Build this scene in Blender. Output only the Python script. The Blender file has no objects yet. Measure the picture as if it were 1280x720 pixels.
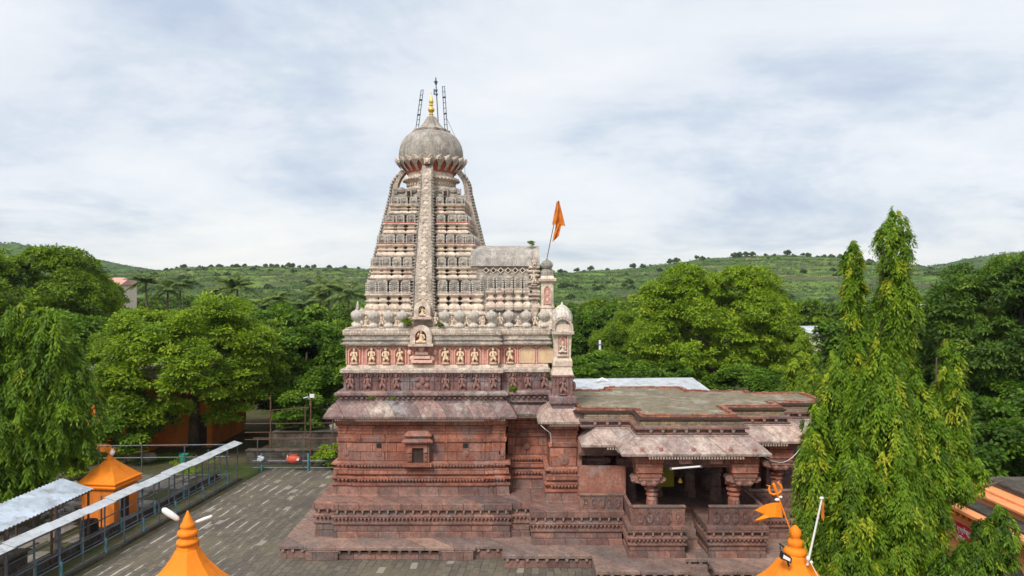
import bpy, math, random
import numpy as np
from mathutils import Vector, Matrix

S = bpy.context.scene
COL = S.collection
R = math.radians
F = 853.0
EYE = 12.0

# ------------------------------------------------------------------ camera, sky, sun
cam_d = bpy.data.cameras.new('camera')
cam_d.sensor_width = 36.0
cam_d.lens = 36.0 * F / 1280.0
cam_d.clip_start = 0.3
cam_d.clip_end = 6000
cam = bpy.data.objects.new('camera', cam_d)
COL.objects.link(cam)
cam.location = (0, 0, EYE)
cam.rotation_euler = (R(90), 0, 0)
S.camera = cam

SUN_EL, SUN_AZ = R(48), R(205)      # direction towards the sun, azimuth from +Y clockwise
world = bpy.data.worlds.new('World')
S.world = world
world.use_nodes = True
nt = world.node_tree
nt.nodes.clear()
def N(t, **k):
    n = nt.nodes.new(t)
    for a, b in k.items():
        setattr(n, a, b)
    return n
out = N('ShaderNodeOutputWorld'); bg = N('ShaderNodeBackground'); bg.inputs['Strength'].default_value = 0.10
nt.links.new(bg.outputs[0], out.inputs[0])
sky = N('ShaderNodeTexSky', sky_type='NISHITA', sun_disc=False, sun_elevation=SUN_EL, sun_rotation=SUN_AZ)
tc = N('ShaderNodeTexCoord'); sp = N('ShaderNodeSeparateXYZ')
nt.links.new(tc.outputs['Generated'], sp.inputs[0])
def mth(op, a, b=None, c=None):
    n = N('ShaderNodeMath', operation=op)
    for i, v in enumerate((a, b, c)):
        if v is None: continue
        if isinstance(v, (int, float)): n.inputs[i].default_value = v
        else: nt.links.new(v, n.inputs[i])
    return n.outputs[0]
zz = mth('ADD', mth('MAXIMUM', sp.outputs[2], 0.0), 0.24)
cx = mth('DIVIDE', sp.outputs[0], zz); cy = mth('DIVIDE', sp.outputs[1], zz)
cb = N('ShaderNodeCombineXYZ'); nt.links.new(cx, cb.inputs[0]); nt.links.new(cy, cb.inputs[1])
def wnoise(scale, detail, rough, dist, off, sc=(1, 1, 1)):
    m = N('ShaderNodeMapping'); m.inputs['Location'].default_value = off; m.inputs['Scale'].default_value = sc
    nt.links.new(cb.outputs[0], m.inputs[0])
    n = N('ShaderNodeTexNoise'); n.inputs['Scale'].default_value = scale; n.inputs['Detail'].default_value = detail
    n.inputs['Roughness'].default_value = rough; n.inputs['Distortion'].default_value = dist
    nt.links.new(m.outputs[0], n.inputs['Vector']); return n.outputs[0]
def wramp(src, pts):
    r = N('ShaderNodeValToRGB'); e = r.color_ramp.elements
    e[0].position, e[0].color = pts[0][0], (*pts[0][1], 1)
    e[1].position, e[1].color = pts[-1][0], (*pts[-1][1], 1)
    for p, c in pts[1:-1]:
        x = e.new(p); x.color = (*c, 1)
    nt.links.new(src, r.inputs[0]); return r.outputs[0]
def wmix(fac, a, b, bt='MIX'):
    n = N('ShaderNodeMix', data_type='RGBA', blend_type=bt)
    for s, v in ((n.inputs[0], fac), (n.inputs[6], a), (n.inputs[7], b)):
        if isinstance(v, (int, float)): s.default_value = v
        elif isinstance(v, tuple): s.default_value = (*v, 1)
        else: nt.links.new(v, s)
    return n.outputs[2]
n1 = wnoise(1.05, 9, 0.56, 0.5, (4.4, 0.9, 0), (0.85, 1.0, 1))
n2 = wnoise(3.6, 10, 0.66, 0.2, (9.1, 4.2, 2), (0.9, 1, 1))
n3 = wnoise(0.45, 4, 0.5, 0.2, (5.6, 8.3, 5))
shape = mth('ADD', mth('MULTIPLY', n1, 0.76), mth('MULTIPLY', n2, 0.24))
cloudcol = wramp(shape, [(0.35, (0.50, 0.585, 0.73)), (0.42, (0.62, 0.695, 0.80)), (0.48, (0.74, 0.79, 0.865)), (0.54, (0.80, 0.84, 0.89)), (0.68, (0.90, 0.915, 0.94))])
warm = wmix(wramp(sp.outputs[2], [(0.0, (1, 1, 1)), (0.13, (0, 0, 0))]), (1.0, 1.0, 1.0), (1.13, 1.07, 0.98))
cloudcol = wmix(1.0, cloudcol, warm, 'MULTIPLY')
gain = N('ShaderNodeVectorMath', operation='SCALE'); nt.links.new(cloudcol, gain.inputs[0]); gain.inputs['Scale'].default_value = 10.5
cover = wramp(n3, [(0.30, (0.90, 0.90, 0.90)), (0.60, (0.99, 0.99, 0.99))])
nt.links.new(wmix(cover, sky.outputs[0], gain.outputs[0]), bg.inputs[0])

sun_d = bpy.data.lights.new('sun', 'SUN'); sun_d.energy = 3.1; sun_d.angle = R(16); sun_d.color = (1.0, 0.95, 0.87)
sun = bpy.data.objects.new('sun', sun_d); COL.objects.link(sun)
sdir = Vector((math.sin(SUN_AZ) * math.cos(SUN_EL), math.cos(SUN_AZ) * math.cos(SUN_EL), math.sin(SUN_EL)))
sun.rotation_euler = sdir.to_track_quat('Z', 'Y').to_euler()
sun.location = (-20, -20, 60)
S.view_settings.view_transform = 'Standard'
S.view_settings.look = 'None'
S.view_settings.exposure = 0.08
S.view_settings.gamma = 1
S.view_settings.use_curve_mapping = False
S.render.engine = 'CYCLES'
S.cycles.max_bounces = 6
S.cycles.diffuse_bounces = 3
S.cycles.glossy_bounces = 2
S.cycles.transmission_bounces = 4
S.cycles.transparent_max_bounces = 6
S.cycles.use_denoising = True

# ------------------------------------------------------------------ materials
class G:
    """small node-graph helper for one material"""
    def __init__(s, name, rough=0.85, spec=0.25):
        s.m = bpy.data.materials.new(name); s.m.use_nodes = True
        s.t = s.m.node_tree; s.b = s.t.nodes['Principled BSDF']
        s.b.inputs['Roughness'].default_value = rough
        s.b.inputs['Specular IOR Level'].default_value = spec
    def n(s, t, **k):
        x = s.t.nodes.new(t)
        for a, b in k.items(): setattr(x, a, b)
        return x
    def put(s, sock, v):
        if isinstance(v, (int, float)): sock.default_value = v
        elif isinstance(v, tuple): sock.default_value = (*v, 1) if len(v) == 3 and sock.type == 'RGBA' else v
        else: s.t.links.new(v, sock)
    def noise(s, vec, scale, detail=4, rough=0.6, dist=0.0):
        x = s.n('ShaderNodeTexNoise'); s.t.links.new(vec, x.inputs['Vector'])
        x.inputs['Scale'].default_value = scale; x.inputs['Detail'].default_value = detail
        x.inputs['Roughness'].default_value = rough; x.inputs['Distortion'].default_value = dist
        return x.outputs[0]
    def ramp(s, src, pts):
        r = s.n('ShaderNodeValToRGB'); e = r.color_ramp.elements
        f = lambda c: (c, c, c, 1) if isinstance(c, (int, float)) else (*c, 1)
        e[0].position, e[0].color = pts[0][0], f(pts[0][1])
        e[1].position, e[1].color = pts[-1][0], f(pts[-1][1])
        for p, c in pts[1:-1]: e.new(p).color = f(c)
        s.t.links.new(src, r.inputs[0]); return r.outputs[0]
    def mix(s, fac, a, b, bt='MIX'):
        x = s.n('ShaderNodeMix', data_type='RGBA', blend_type=bt)
        s.put(x.inputs[0], fac); s.put(x.inputs[6], a); s.put(x.inputs[7], b); return x.outputs[2]
    def math(s, op, a, b=0.0):
        x = s.n('ShaderNodeMath', operation=op); s.put(x.inputs[0], a); s.put(x.inputs[1], b); return x.outputs[0]
    def obj(s): return s.n('ShaderNodeTexCoord').outputs['Object']
    def map(s, vec, rot=(0, 0, 0), sc=(1, 1, 1), loc=(0, 0, 0)):
        x = s.n('ShaderNodeMapping'); s.t.links.new(vec, x.inputs[0])
        x.inputs['Rotation'].default_value = rot; x.inputs['Scale'].default_value = sc; x.inputs['Location'].default_value = loc
        return x.outputs[0]
    def bump(s, h, strength=0.5, dist=0.05):
        x = s.n('ShaderNodeBump'); x.inputs['Strength'].default_value = strength; x.inputs['Distance'].default_value = dist
        s.t.links.new(h, x.inputs['Height']); s.t.links.new(x.outputs[0], s.b.inputs['Normal'])
    def col(s, c): s.put(s.b.inputs['Base Color'], c); return s.m

def mul(c, k): return tuple(min(1, x * k) for x in c)

def stone(name, a, b, c=None, block=None, grime=0.35, gcol=(0.05, 0.042, 0.036), carve=0.0, seed=0.0, bumpd=0.05, streak=0.0, glo=0.56, blk=0.85):
    """weathered stone: tones a..b, patches of c, block joints, dark lichen, optional carved relief"""
    g = G(name, 0.9, 0.2)
    o = g.map(g.obj(), loc=(seed, seed * 1.7, seed * .3))
    base = g.mix(g.ramp(g.noise(o, 1.1, 5, 0.65), [(0.35, 0.0), (0.65, 1.0)]), a, b)
    if c: base = g.mix(g.ramp(g.noise(g.map(o, loc=(7, 3, 5)), 0.75, 6, 0.7, 0.5), [(0.5, 0.0), (0.62, 1.0)]), base, c)
    h = g.noise(o, 9, 5, 0.7)
    if block:
        s = g.n('ShaderNodeSeparateXYZ'); g.t.links.new(o, s.inputs[0])
        cb = g.n('ShaderNodeCombineXYZ'); g.put(cb.inputs[0], g.math('ADD', s.outputs[0], s.outputs[1])); g.put(cb.inputs[1], s.outputs[2])
        br = g.n('ShaderNodeTexBrick'); g.t.links.new(cb.outputs[0], br.inputs['Vector'])
        br.inputs['Scale'].default_value = 1; br.inputs['Brick Width'].default_value = block[0]; br.inputs['Row Height'].default_value = block[1]
        br.inputs['Mortar Size'].default_value = 0.017; br.inputs['Mortar Smooth'].default_value = 0.2
        br.inputs['Color1'].default_value = (1.28, 1.18, 1.12, 1); br.inputs['Color2'].default_value = (0.66, 0.70, 0.78, 1); br.inputs['Mortar'].default_value = (0.42, 0.38, 0.36, 1)
        base = g.mix(blk, base, br.outputs[0], 'MULTIPLY')
        h = g.math('SUBTRACT', h, g.math('MULTIPLY', br.outputs['Fac'], 0.9))
    fine = g.ramp(g.noise(o, 9, 6, 0.8), [(0.30, 0.55), (0.5, 1.0), (0.72, 1.42)])
    base = g.mix(0.9, base, fine, 'MULTIPLY')
    med = g.ramp(g.noise(g.map(o, loc=(1, 6, 2)), 2.6, 5, 0.7, .3), [(0.32, 0.72), (0.66, 1.22)])
    base = g.mix(0.8, base, med, 'MULTIPLY')
    if carve:
        v = g.n('ShaderNodeTexVoronoi', feature='F1'); g.t.links.new(o, v.inputs['Vector']); v.inputs['Scale'].default_value = carve
        base = g.mix(0.7, base, g.ramp(v.outputs['Distance'], [(0.15, 1.12), (0.6, 0.68)]), 'MULTIPLY')
        h = g.math('SUBTRACT', h, g.math('MULTIPLY', v.outputs['Distance'], 2.0))
    gm = g.ramp(g.noise(g.map(o, sc=(1.4, 1.4, 0.55), loc=(3, 9, 1)), 1.9, 8, 0.72, 0.4), [(glo - .07, 0.0), (glo + .1, 1.0)])
    base = g.mix(g.math('MULTIPLY', gm, grime), base, gcol)
    if streak:
        st = g.ramp(g.noise(g.map(o, sc=(5, 5, 0.35)), 1.5, 5, 0.7), [(0.5, 0.0), (0.68, 1.0)])
        base = g.mix(g.math('MULTIPLY', st, streak), base, gcol)
    g.bump(h, 0.55, bumpd)
    return g.col(base)

def plain(name, a, rough=0.6, spec=0.3, var=0.2, scale=3, metal=0.0, bump=0.0, dirt=None, dirtf=0.5):
    g = G(name, rough, spec); o = g.obj()
    c = g.mix(g.ramp(g.noise(o, scale, 5, 0.65), [(0.3, 0), (0.7, 1)]), mul(a, 1 - var), mul(a, 1 + var))
    if dirt: c = g.mix(g.math('MULTIPLY', g.ramp(g.noise(g.map(o, sc=(1, 1, .4)), scale * 1.7, 6, .7), [(.5, 0.), (.65, 1.)]), dirtf), c, dirt)
    g.b.inputs['Metallic'].default_value = metal
    if bump: g.bump(g.noise(o, scale * 5, 4), bump, 0.02)
    return g.col(c)

def leafmat(name, dark, light, yellow=None, trans=0.35, yamt=0.72):
    g = G(name, 0.55, 0.28)
    at = g.n('ShaderNodeAttribute', attribute_name='tint', attribute_type='GEOMETRY')
    oi = g.n('ShaderNodeObjectInfo')
    t = g.math('ADD', at.outputs['Fac'], g.math('MULTIPLY', g.math('SUBTRACT', oi.outputs['Random'], 0.5), 0.35))
    pts = [(0.05, dark), (0.62, light)]
    if yellow: pts.append((0.97, yellow))
    c = g.ramp(t, pts)
    g.put(g.b.inputs['Base Color'], c)
    tr = g.n('ShaderNodeBsdfTranslucent'); g.put(tr.inputs[0], g.mix(1.0, c, (1.25, 1.2, 0.6), 'MULTIPLY'))
    mx = g.n('ShaderNodeMixShader'); mx.inputs[0].default_value = trans
    g.t.links.new(g.b.outputs[0], mx.inputs[1]); g.t.links.new(tr.outputs[0], mx.inputs[2])
    g.t.links.new(mx.outputs[0], g.t.nodes['Material Output'].inputs[0])
    return g.m

RED = stone('red_sandstone', (0.33, 0.118, 0.075), (0.41, 0.185, 0.125), (0.31, 0.19, 0.16), block=(1.15, 0.42), grime=0.5, gcol=(0.12, 0.065, 0.055), streak=0.4, blk=1.0)
REDSM = stone('smooth_red_slab', (0.31, 0.12, 0.085), (0.38, 0.18, 0.13), (0.36, 0.26, 0.23), grime=0.35, gcol=(0.16, 0.09, 0.075), streak=0.4, seed=30)
PLINTH = stone('plinth_basalt', (0.20, 0.105, 0.085), (0.30, 0.17, 0.138), (0.21, 0.155, 0.14), block=(0.95, 0.9), grime=0.55, gcol=(0.10, 0.085, 0.075), streak=0.3, seed=3)
SLAB = stone('platform_slab', (0.24, 0.155, 0.125), (0.34, 0.235, 0.195), (0.22, 0.17, 0.15), block=(1.3, 0.8), grime=0.5, gcol=(0.13, 0.11, 0.095), seed=8)
EAVE = stone('eave_stone', (0.23, 0.15, 0.14), (0.33, 0.23, 0.21), (0.44, 0.385, 0.35), block=(1.2, 3.0), grime=0.65, gcol=(0.10, 0.085, 0.08), seed=5, bumpd=0.09, glo=.52)
EAVE_PALE = stone('porch_eave_stone', (0.38, 0.27, 0.235), (0.52, 0.42, 0.37), (0.60, 0.53, 0.47), block=(1.1, 3.0), grime=0.6, gcol=(0.17, 0.13, 0.115), seed=11, bumpd=0.14, glo=.54)
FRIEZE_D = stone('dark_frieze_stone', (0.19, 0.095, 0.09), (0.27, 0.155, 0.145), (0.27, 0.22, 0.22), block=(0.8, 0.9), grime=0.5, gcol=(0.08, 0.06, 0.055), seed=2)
FRIEZE_P = stone('pink_lime_plaster', (0.72, 0.31, 0.25), (0.80, 0.42, 0.34), (0.82, 0.48, 0.39), grime=0.2, gcol=(0.34, 0.17, 0.13), seed=6, carve=24)
NICHEB = plain('brown_niche_back', (0.36, 0.15, 0.10), 0.9, 0.1, 0.3, 6)
PINKPALE = plain('pale_pink_plaster', (0.78, 0.52, 0.42), 0.9, 0.1, 0.18, 8, dirt=(0.5, 0.22, 0.16), dirtf=.5)
PINKRED = plain('pink_red_plaster', (0.70, 0.25, 0.19), 0.9, 0.1, 0.22, 9)
TICKB = plain('buff_stone_tooth', (0.46, 0.38, 0.31), 0.9, 0.2, 0.3, 12)
ARCHY = plain('buff_blank_arch', (0.72, 0.52, 0.32), 0.9, 0.1, 0.15, 3, dirt=(0.4, 0.3, 0.22), dirtf=.4)
REDPLAS = plain('red_painted_plaster', (0.46, 0.12, 0.085), 0.85, 0.15, 0.3, 6)
CREAM = stone('cream_lime_plaster', (0.72, 0.59, 0.47), (0.82, 0.70, 0.58), (0.72, 0.55, 0.46), grime=0.5, gcol=(0.25, 0.20, 0.165), seed=1, streak=0.5, glo=.53)
CREAM_C = stone('carved_lime_plaster', (0.68, 0.57, 0.47), (0.80, 0.69, 0.58), (0.72, 0.55, 0.47), grime=0.55, gcol=(0.22, 0.18, 0.155), seed=4, carve=19, streak=0.3, glo=.52)
GREY = stone('weathered_lime_block', (0.44, 0.39, 0.34), (0.60, 0.54, 0.47), (0.70, 0.60, 0.50), grime=0.6, gcol=(0.16, 0.14, 0.125), seed=7, carve=23, glo=.5)
DOME = stone('dome_plaster', (0.37, 0.325, 0.28), (0.48, 0.425, 0.37), (0.42, 0.385, 0.345), grime=0.5, gcol=(0.14, 0.125, 0.115), seed=9, streak=0.6, glo=.5)
SLABTOP = stone('vault_plaster', (0.43, 0.39, 0.345), (0.54, 0.49, 0.44), (0.33, 0.30, 0.28), grime=0.5, gcol=(0.18, 0.16, 0.15), seed=12, streak=0.5, glo=.5)
POT = stone('pot_plaster', (0.60, 0.54, 0.47), (0.72, 0.66, 0.58), None, grime=0.5, gcol=(0.20, 0.18, 0.165), seed=13, streak=0.4, glo=.5)
FIGURE = plain('ochre_painted_figure', (0.80, 0.62, 0.43), 0.8, 0.2, 0.18, 9, dirt=(0.30, 0.18, 0.10), dirtf=.5)
FIGPALE = plain('pale_figure_plaster', (0.70, 0.57, 0.46), 0.85, 0.2, 0.22, 9, dirt=(0.30, 0.22, 0.17), dirtf=.5)
FIGDARK = plain('dark_carved_figure', (0.27, 0.15, 0.13), 0.9, 0.2, 0.3, 9)
DARK = plain('painted_shade_dark', (0.06, 0.04, 0.035), 0.95, 0.1, 0.3, 4)  # near-black colour that paints shade into openings, holes and dark edges
TICK = plain('lime_tick', (0.66, 0.62, 0.56), 0.85, 0.2, 0.15, 12)
TICKD = plain('stone_tooth', (0.27, 0.20, 0.165), 0.9, 0.2, 0.3, 12)
TOOTHRED = plain('red_stone_tooth', (0.29, 0.155, 0.125), 0.9, 0.2, 0.35, 8)
BRICKY = stone('lime_brick_band', (0.30, 0.24, 0.15), (0.40, 0.32, 0.21), (0.24, 0.20, 0.16), block=(0.5, 0.12), grime=0.6, gcol=(0.10, 0.085, 0.07), seed=15)
BRICKR = stone('red_brick_rim', (0.36, 0.13, 0.08), (0.42, 0.20, 0.13), (0.40, 0.30, 0.24), block=(0.32, 0.09), grime=0.55, gcol=(0.12, 0.09, 0.08), seed=16)
ROOF = stone('roof_screed', (0.20, 0.165, 0.11), (0.27, 0.225, 0.155), (0.36, 0.32, 0.25), grime=0.5, gcol=(0.12, 0.115, 0.075), seed=17, glo=.5)
GOLD = plain('gilded_metal', (0.83, 0.52, 0.10), 0.35, 0.5, 0.12, 5, metal=0.6)
STEEL = plain('blue_grey_steel', (0.10, 0.125, 0.16), 0.6, 0.4, 0.3, 6, metal=0.3)
ORANGE = plain('orange_paint', (0.88, 0.245, 0.015), 0.7, 0.22, 0.09, 1.3, bump=0.15, dirt=(0.42, 0.13, 0.02), dirtf=.45)
ORANGE_W = plain('faded_orange_paint', (0.74, 0.21, 0.03), 0.75, 0.2, 0.15, 0.8, bump=0.15, dirt=(0.34, 0.12, 0.03), dirtf=.6)
PEACH = plain('peach_paint', (0.84, 0.33, 0.13), 0.75, 0.2, 0.1, 0.9, bump=0.1, dirt=(0.45, 0.2, 0.1), dirtf=.4)
SAFFRON = plain('saffron_cloth', (0.90, 0.27, 0.02), 0.8, 0.1, 0.1, 3)
CLOTH2 = plain('faded_orange_cloth', (0.62, 0.19, 0.035), 0.85, 0.1, 0.3, 4)
TIN = plain('galvanised_tin', (0.50, 0.56, 0.62), 0.5, 0.4, 0.15, 0.9, metal=0.35, dirt=(0.25, 0.22, 0.2), dirtf=.4)
TINW = plain('streaked_tin', (0.40, 0.46, 0.53), 0.55, 0.4, 0.28, 1.0, metal=0.25, bump=.2, dirt=(0.22, 0.20, 0.18), dirtf=.6)
TINL = plain('pale_tin', (0.56, 0.59, 0.62), 0.55, 0.4, 0.2, 1.1, metal=0.2, dirt=(0.24, 0.21, 0.18), dirtf=.6)
TEAL = plain('teal_paint', (0.07, 0.27, 0.33), 0.6, 0.3, 0.3, 4, dirt=(0.15, 0.10, 0.07))
PIPE = plain('weathered_steel_pipe', (0.11, 0.135, 0.16), 0.6, 0.4, 0.4, 3, metal=0.3, dirt=(0.14, 0.08, 0.05))
RUST = plain('rusty_iron', (0.13, 0.075, 0.05), 0.8, 0.2, 0.4, 5)
BLACK = plain('black_plastic', (0.02, 0.02, 0.022), 0.5, 0.3, 0.2, 4)
WHITE = plain('white_plastic', (0.78, 0.78, 0.76), 0.4, 0.4, 0.04, 2)
GREENP = plain('green_plastic', (0.02, 0.36, 0.24), 0.45, 0.4, 0.15, 3)
REDP = plain('red_painted_pot', (0.62, 0.10, 0.06), 0.6, 0.3, 0.2, 5)
REDSIGN = plain('red_sign_paint', (0.60, 0.02, 0.03), 0.6, 0.3, 0.1, 2)
PINKROOF = plain('pink_roof_paint', (0.60, 0.33, 0.27), 0.8, 0.2, 0.15, 0.5)
PALEWALL = plain('pale_house_wall', (0.66, 0.56, 0.46), 0.85, 0.2, 0.12, 0.4)
WALLST = stone('compound_wall_stone', (0.06, 0.052, 0.045), (0.105, 0.092, 0.078), (0.14, 0.125, 0.105), block=(0.9, 0.4), grime=0.5, gcol=(0.04, 0.045, 0.03), seed=21)
BANKM = stone('shade_toned_earth_bank', (0.06, 0.052, 0.035), (0.11, 0.10, 0.06), (0.05, 0.075, 0.025), grime=0.5, gcol=(0.03, 0.035, 0.02), seed=25)  # earth colour darkened to hold the shade under the trees
COPING = stone('concrete_coping', (0.20, 0.18, 0.155), (0.29, 0.26, 0.225), None, grime=0.5, gcol=(0.12, 0.11, 0.09), seed=22)
BARK = stone('bark', (0.10, 0.075, 0.05), (0.17, 0.13, 0.095), None, grime=0.4, gcol=(0.05, 0.04, 0.03), seed=23)
CLOTHY = plain('yellow_green_cloth', (0.24, 0.23, 0.025), 0.8, 0.1, 0.1, 2)
BOULDER = stone('boulder_stone', (0.24, 0.22, 0.18), (0.34, 0.31, 0.26), None, grime=0.4, gcol=(0.12, 0.11, 0.09), seed=24)
RUBBLE = plain('rubble_stone', (0.38, 0.35, 0.31), 0.9, 0.15, 0.5, 1.6)

L_NEEM = leafmat('neem_leaves', (0.05, 0.105, 0.006), (0.22, 0.345, 0.012), (0.38, 0.48, 0.03), 0.34)
L_ASHOKA = leafmat('ashoka_leaves', (0.035, 0.085, 0.006), (0.17, 0.30, 0.010), (0.42, 0.45, 0.03), 0.34)
L_ASHY = leafmat('bright_ashoka_leaves', (0.10, 0.18, 0.012), (0.26, 0.38, 0.015), (0.42, 0.50, 0.04), 0.36)
L_BROAD = leafmat('broad_dark_leaves', (0.035, 0.085, 0.007), (0.12, 0.235, 0.012), (0.24, 0.36, 0.03), 0.34)
L_BROAD2 = leafmat('broad_blue_green_leaves', (0.04, 0.09, 0.012), (0.13, 0.235, 0.020), (0.26, 0.35, 0.045), 0.34)
L_PALM = leafmat('palm_leaves', (0.06, 0.11, 0.03), (0.14, 0.21, 0.05), (0.25, 0.30, 0.09), 0.3)
L_HILL = leafmat('hill_scrub_leaves', (0.03, 0.07, 0.015), (0.065, 0.125, 0.022), (0.11, 0.17, 0.03), 0.2)

def ground_mat():
    g = G('earth_and_grass', 0.95, 0.1); o = g.obj()
    c = g.mix(g.ramp(g.noise(o, 0.12, 6, 0.6), [(0.4, 0), (0.6, 1)]), (0.05, 0.075, 0.02), (0.13, 0.10, 0.065))
    c = g.mix(0.8, c, g.ramp(g.noise(o, 2.2, 6, 0.7), [(0.3, 0.6), (0.7, 1.3)]), 'MULTIPLY')
    g.bump(g.noise(o, 3, 6), 0.5, 0.1); return g.col(c)
def paving_mat():
    g = G('courtyard_paving', 0.85, 0.25); o = g.map(g.obj(), rot=(0, 0, R(90 + 5.6)))
    wob = g.noise(o, 0.5, 3); wv = g.n('ShaderNodeVectorMath', operation='ADD'); g.t.links.new(o, wv.inputs[0])
    cc = g.n('ShaderNodeCombineXYZ'); g.put(cc.inputs[0], g.math('MULTIPLY', wob, .25)); g.put(cc.inputs[1], g.math('MULTIPLY', wob, .3)); g.t.links.new(cc.outputs[0], wv.inputs[1])
    br = g.n('ShaderNodeTexBrick'); g.t.links.new(wv.outputs[0], br.inputs['Vector'])
    br.inputs['Scale'].default_value = 1; br.inputs['Brick Width'].default_value = 0.62; br.inputs['Row Height'].default_value = 0.31
    br.inputs['Mortar Size'].default_value = 0.020; br.inputs['Mortar Smooth'].default_value = 0.3
    br.inputs['Color1'].default_value = (0.175, 0.15, 0.115, 1); br.inputs['Color2'].default_value = (0.115, 0.10, 0.08, 1); br.inputs['Mortar'].default_value = (0.075, 0.065, 0.05, 1)
    c = br.outputs[0]
    c = g.mix(0.85, c, g.ramp(g.noise(o, 6, 6, 0.75), [(0.28, 0.6), (0.72, 1.35)]), 'MULTIPLY')
    c = g.mix(g.ramp(g.noise(o, 0.35, 6, 0.65, .4), [(0.48, 0.0), (0.62, .65)]), c, (0.165, 0.14, 0.095))
    c = g.mix(g.ramp(g.noise(g.map(o, loc=(9, 4, 0)), 0.22, 6, 0.6), [(0.52, 0.0), (0.62, .6)]), c, (0.10, 0.085, 0.075))
    # lime pointing left in some of the long joints, and a few pale slabs
    b2 = g.n('ShaderNodeTexBrick'); g.t.links.new(wv.outputs[0], b2.inputs['Vector'])
    b2.inputs['Scale'].default_value = 1; b2.inputs['Brick Width'].default_value = 40.0; b2.inputs['Row Height'].default_value = 0.62
    b2.inputs['Mortar Size'].default_value = 0.05
    patch = g.ramp(g.noise(g.map(o, sc=(0.5, 1.6, 1)), 1.0, 5, 0.7), [(0.49, 0.0), (0.56, 0.9)])
    s = g.n('ShaderNodeSeparateXYZ'); g.t.links.new(g.obj(), s.inputs[0])
    side = g.ramp(g.math('MULTIPLY', g.math('ADD', s.outputs[0], 22.0), 0.04), [(0.30, 1.0), (0.48, 0.12)])
    c = g.mix(g.math('MULTIPLY', g.math('MULTIPLY', patch, b2.outputs['Fac']), side), c, (0.52, 0.48, 0.42))
    v = g.n('ShaderNodeTexWhiteNoise', noise_dimensions='2D')
    sn = g.n('ShaderNodeVectorMath', operation='SNAP'); g.t.links.new(wv.outputs[0], sn.inputs[0]); sn.inputs[1].default_value = (0.62, 0.31, 1.0)
    g.t.links.new(sn.outputs[0], v.inputs['Vector'])
    rare = g.ramp(v.outputs['Value'], [(0.975, 0.0), (0.98, 0.6)])
    c = g.mix(rare, c, (0.40, 0.36, 0.30))
    g.bump(g.math('SUBTRACT', g.noise(o, 8, 5), g.math('MULTIPLY', br.outputs['Fac'], 0.8)), 0.6, 0.04)
    return g.col(c)
def hill_mat(name, tint):
    g = G(name, 0.95, 0.05); o = g.obj()
    c = g.mix(g.ramp(g.noise(o, 0.012, 7, 0.6), [(0.42, 0), (0.58, 1)]), (0.095, 0.165, 0.028), (0.17, 0.24, 0.05))
    st = g.ramp(g.noise(g.map(o, sc=(0.12, 0.12, 2.2)), 0.30, 6, 0.7, 0.3), [(0.44, 0), (0.62, 1)])
    c = g.mix(g.math('MULTIPLY', st, 0.8), c, (0.055, 0.10, 0.03))
    c = g.mix(g.ramp(g.noise(o, 0.09, 6, 0.75), [(0.47, 0), (0.56, 0.8)]), c, (0.05, 0.085, 0.03))
    c = g.mix(g.ramp(g.noise(g.map(o, loc=(50, 9, 3), sc=(.4, 1, 1)), 0.06, 5, 0.7), [(0.60, 0), (0.66, 0.5)]), c, (0.27, 0.22, 0.15))
    gm = g.n('ShaderNodeNewGeometry'); sx = g.n('ShaderNodeSeparateXYZ'); g.t.links.new(gm.outputs['True Normal'], sx.inputs[0])
    c = g.mix(g.ramp(sx.outputs[2], [(0.86, 0.8), (0.95, 0.0)]), c, (0.085, 0.075, 0.055))
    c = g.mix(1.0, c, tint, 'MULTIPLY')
    return g.col(c)

# ------------------------------------------------------------------ object helpers
ORG = {}
def tag(o, label=None, cat=None, group=None, kind=None):
    if label: o['label'] = label
    if cat: o['category'] = cat
    if group: o['group'] = group
    if kind: o['kind'] = kind
    return o
def thing(name, label, cat, loc=(0, 0, 0), group=None, rotz=0):
    o = bpy.data.objects.new(name, None); COL.objects.link(o); o.location = loc; o.rotation_euler = (0, 0, rotz)
    o.empty_display_size = 0.3
    ORG[o.name] = Vector((0, 0, 0)) if rotz else Vector(loc)
    return tag(o, label, cat, group)
def link(o, parent=None):
    COL.objects.link(o)
    if parent:
        o.parent = parent; ORG[o.name] = ORG[parent.name]
    else: ORG[o.name] = Vector((0, 0, 0))
    return o

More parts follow.
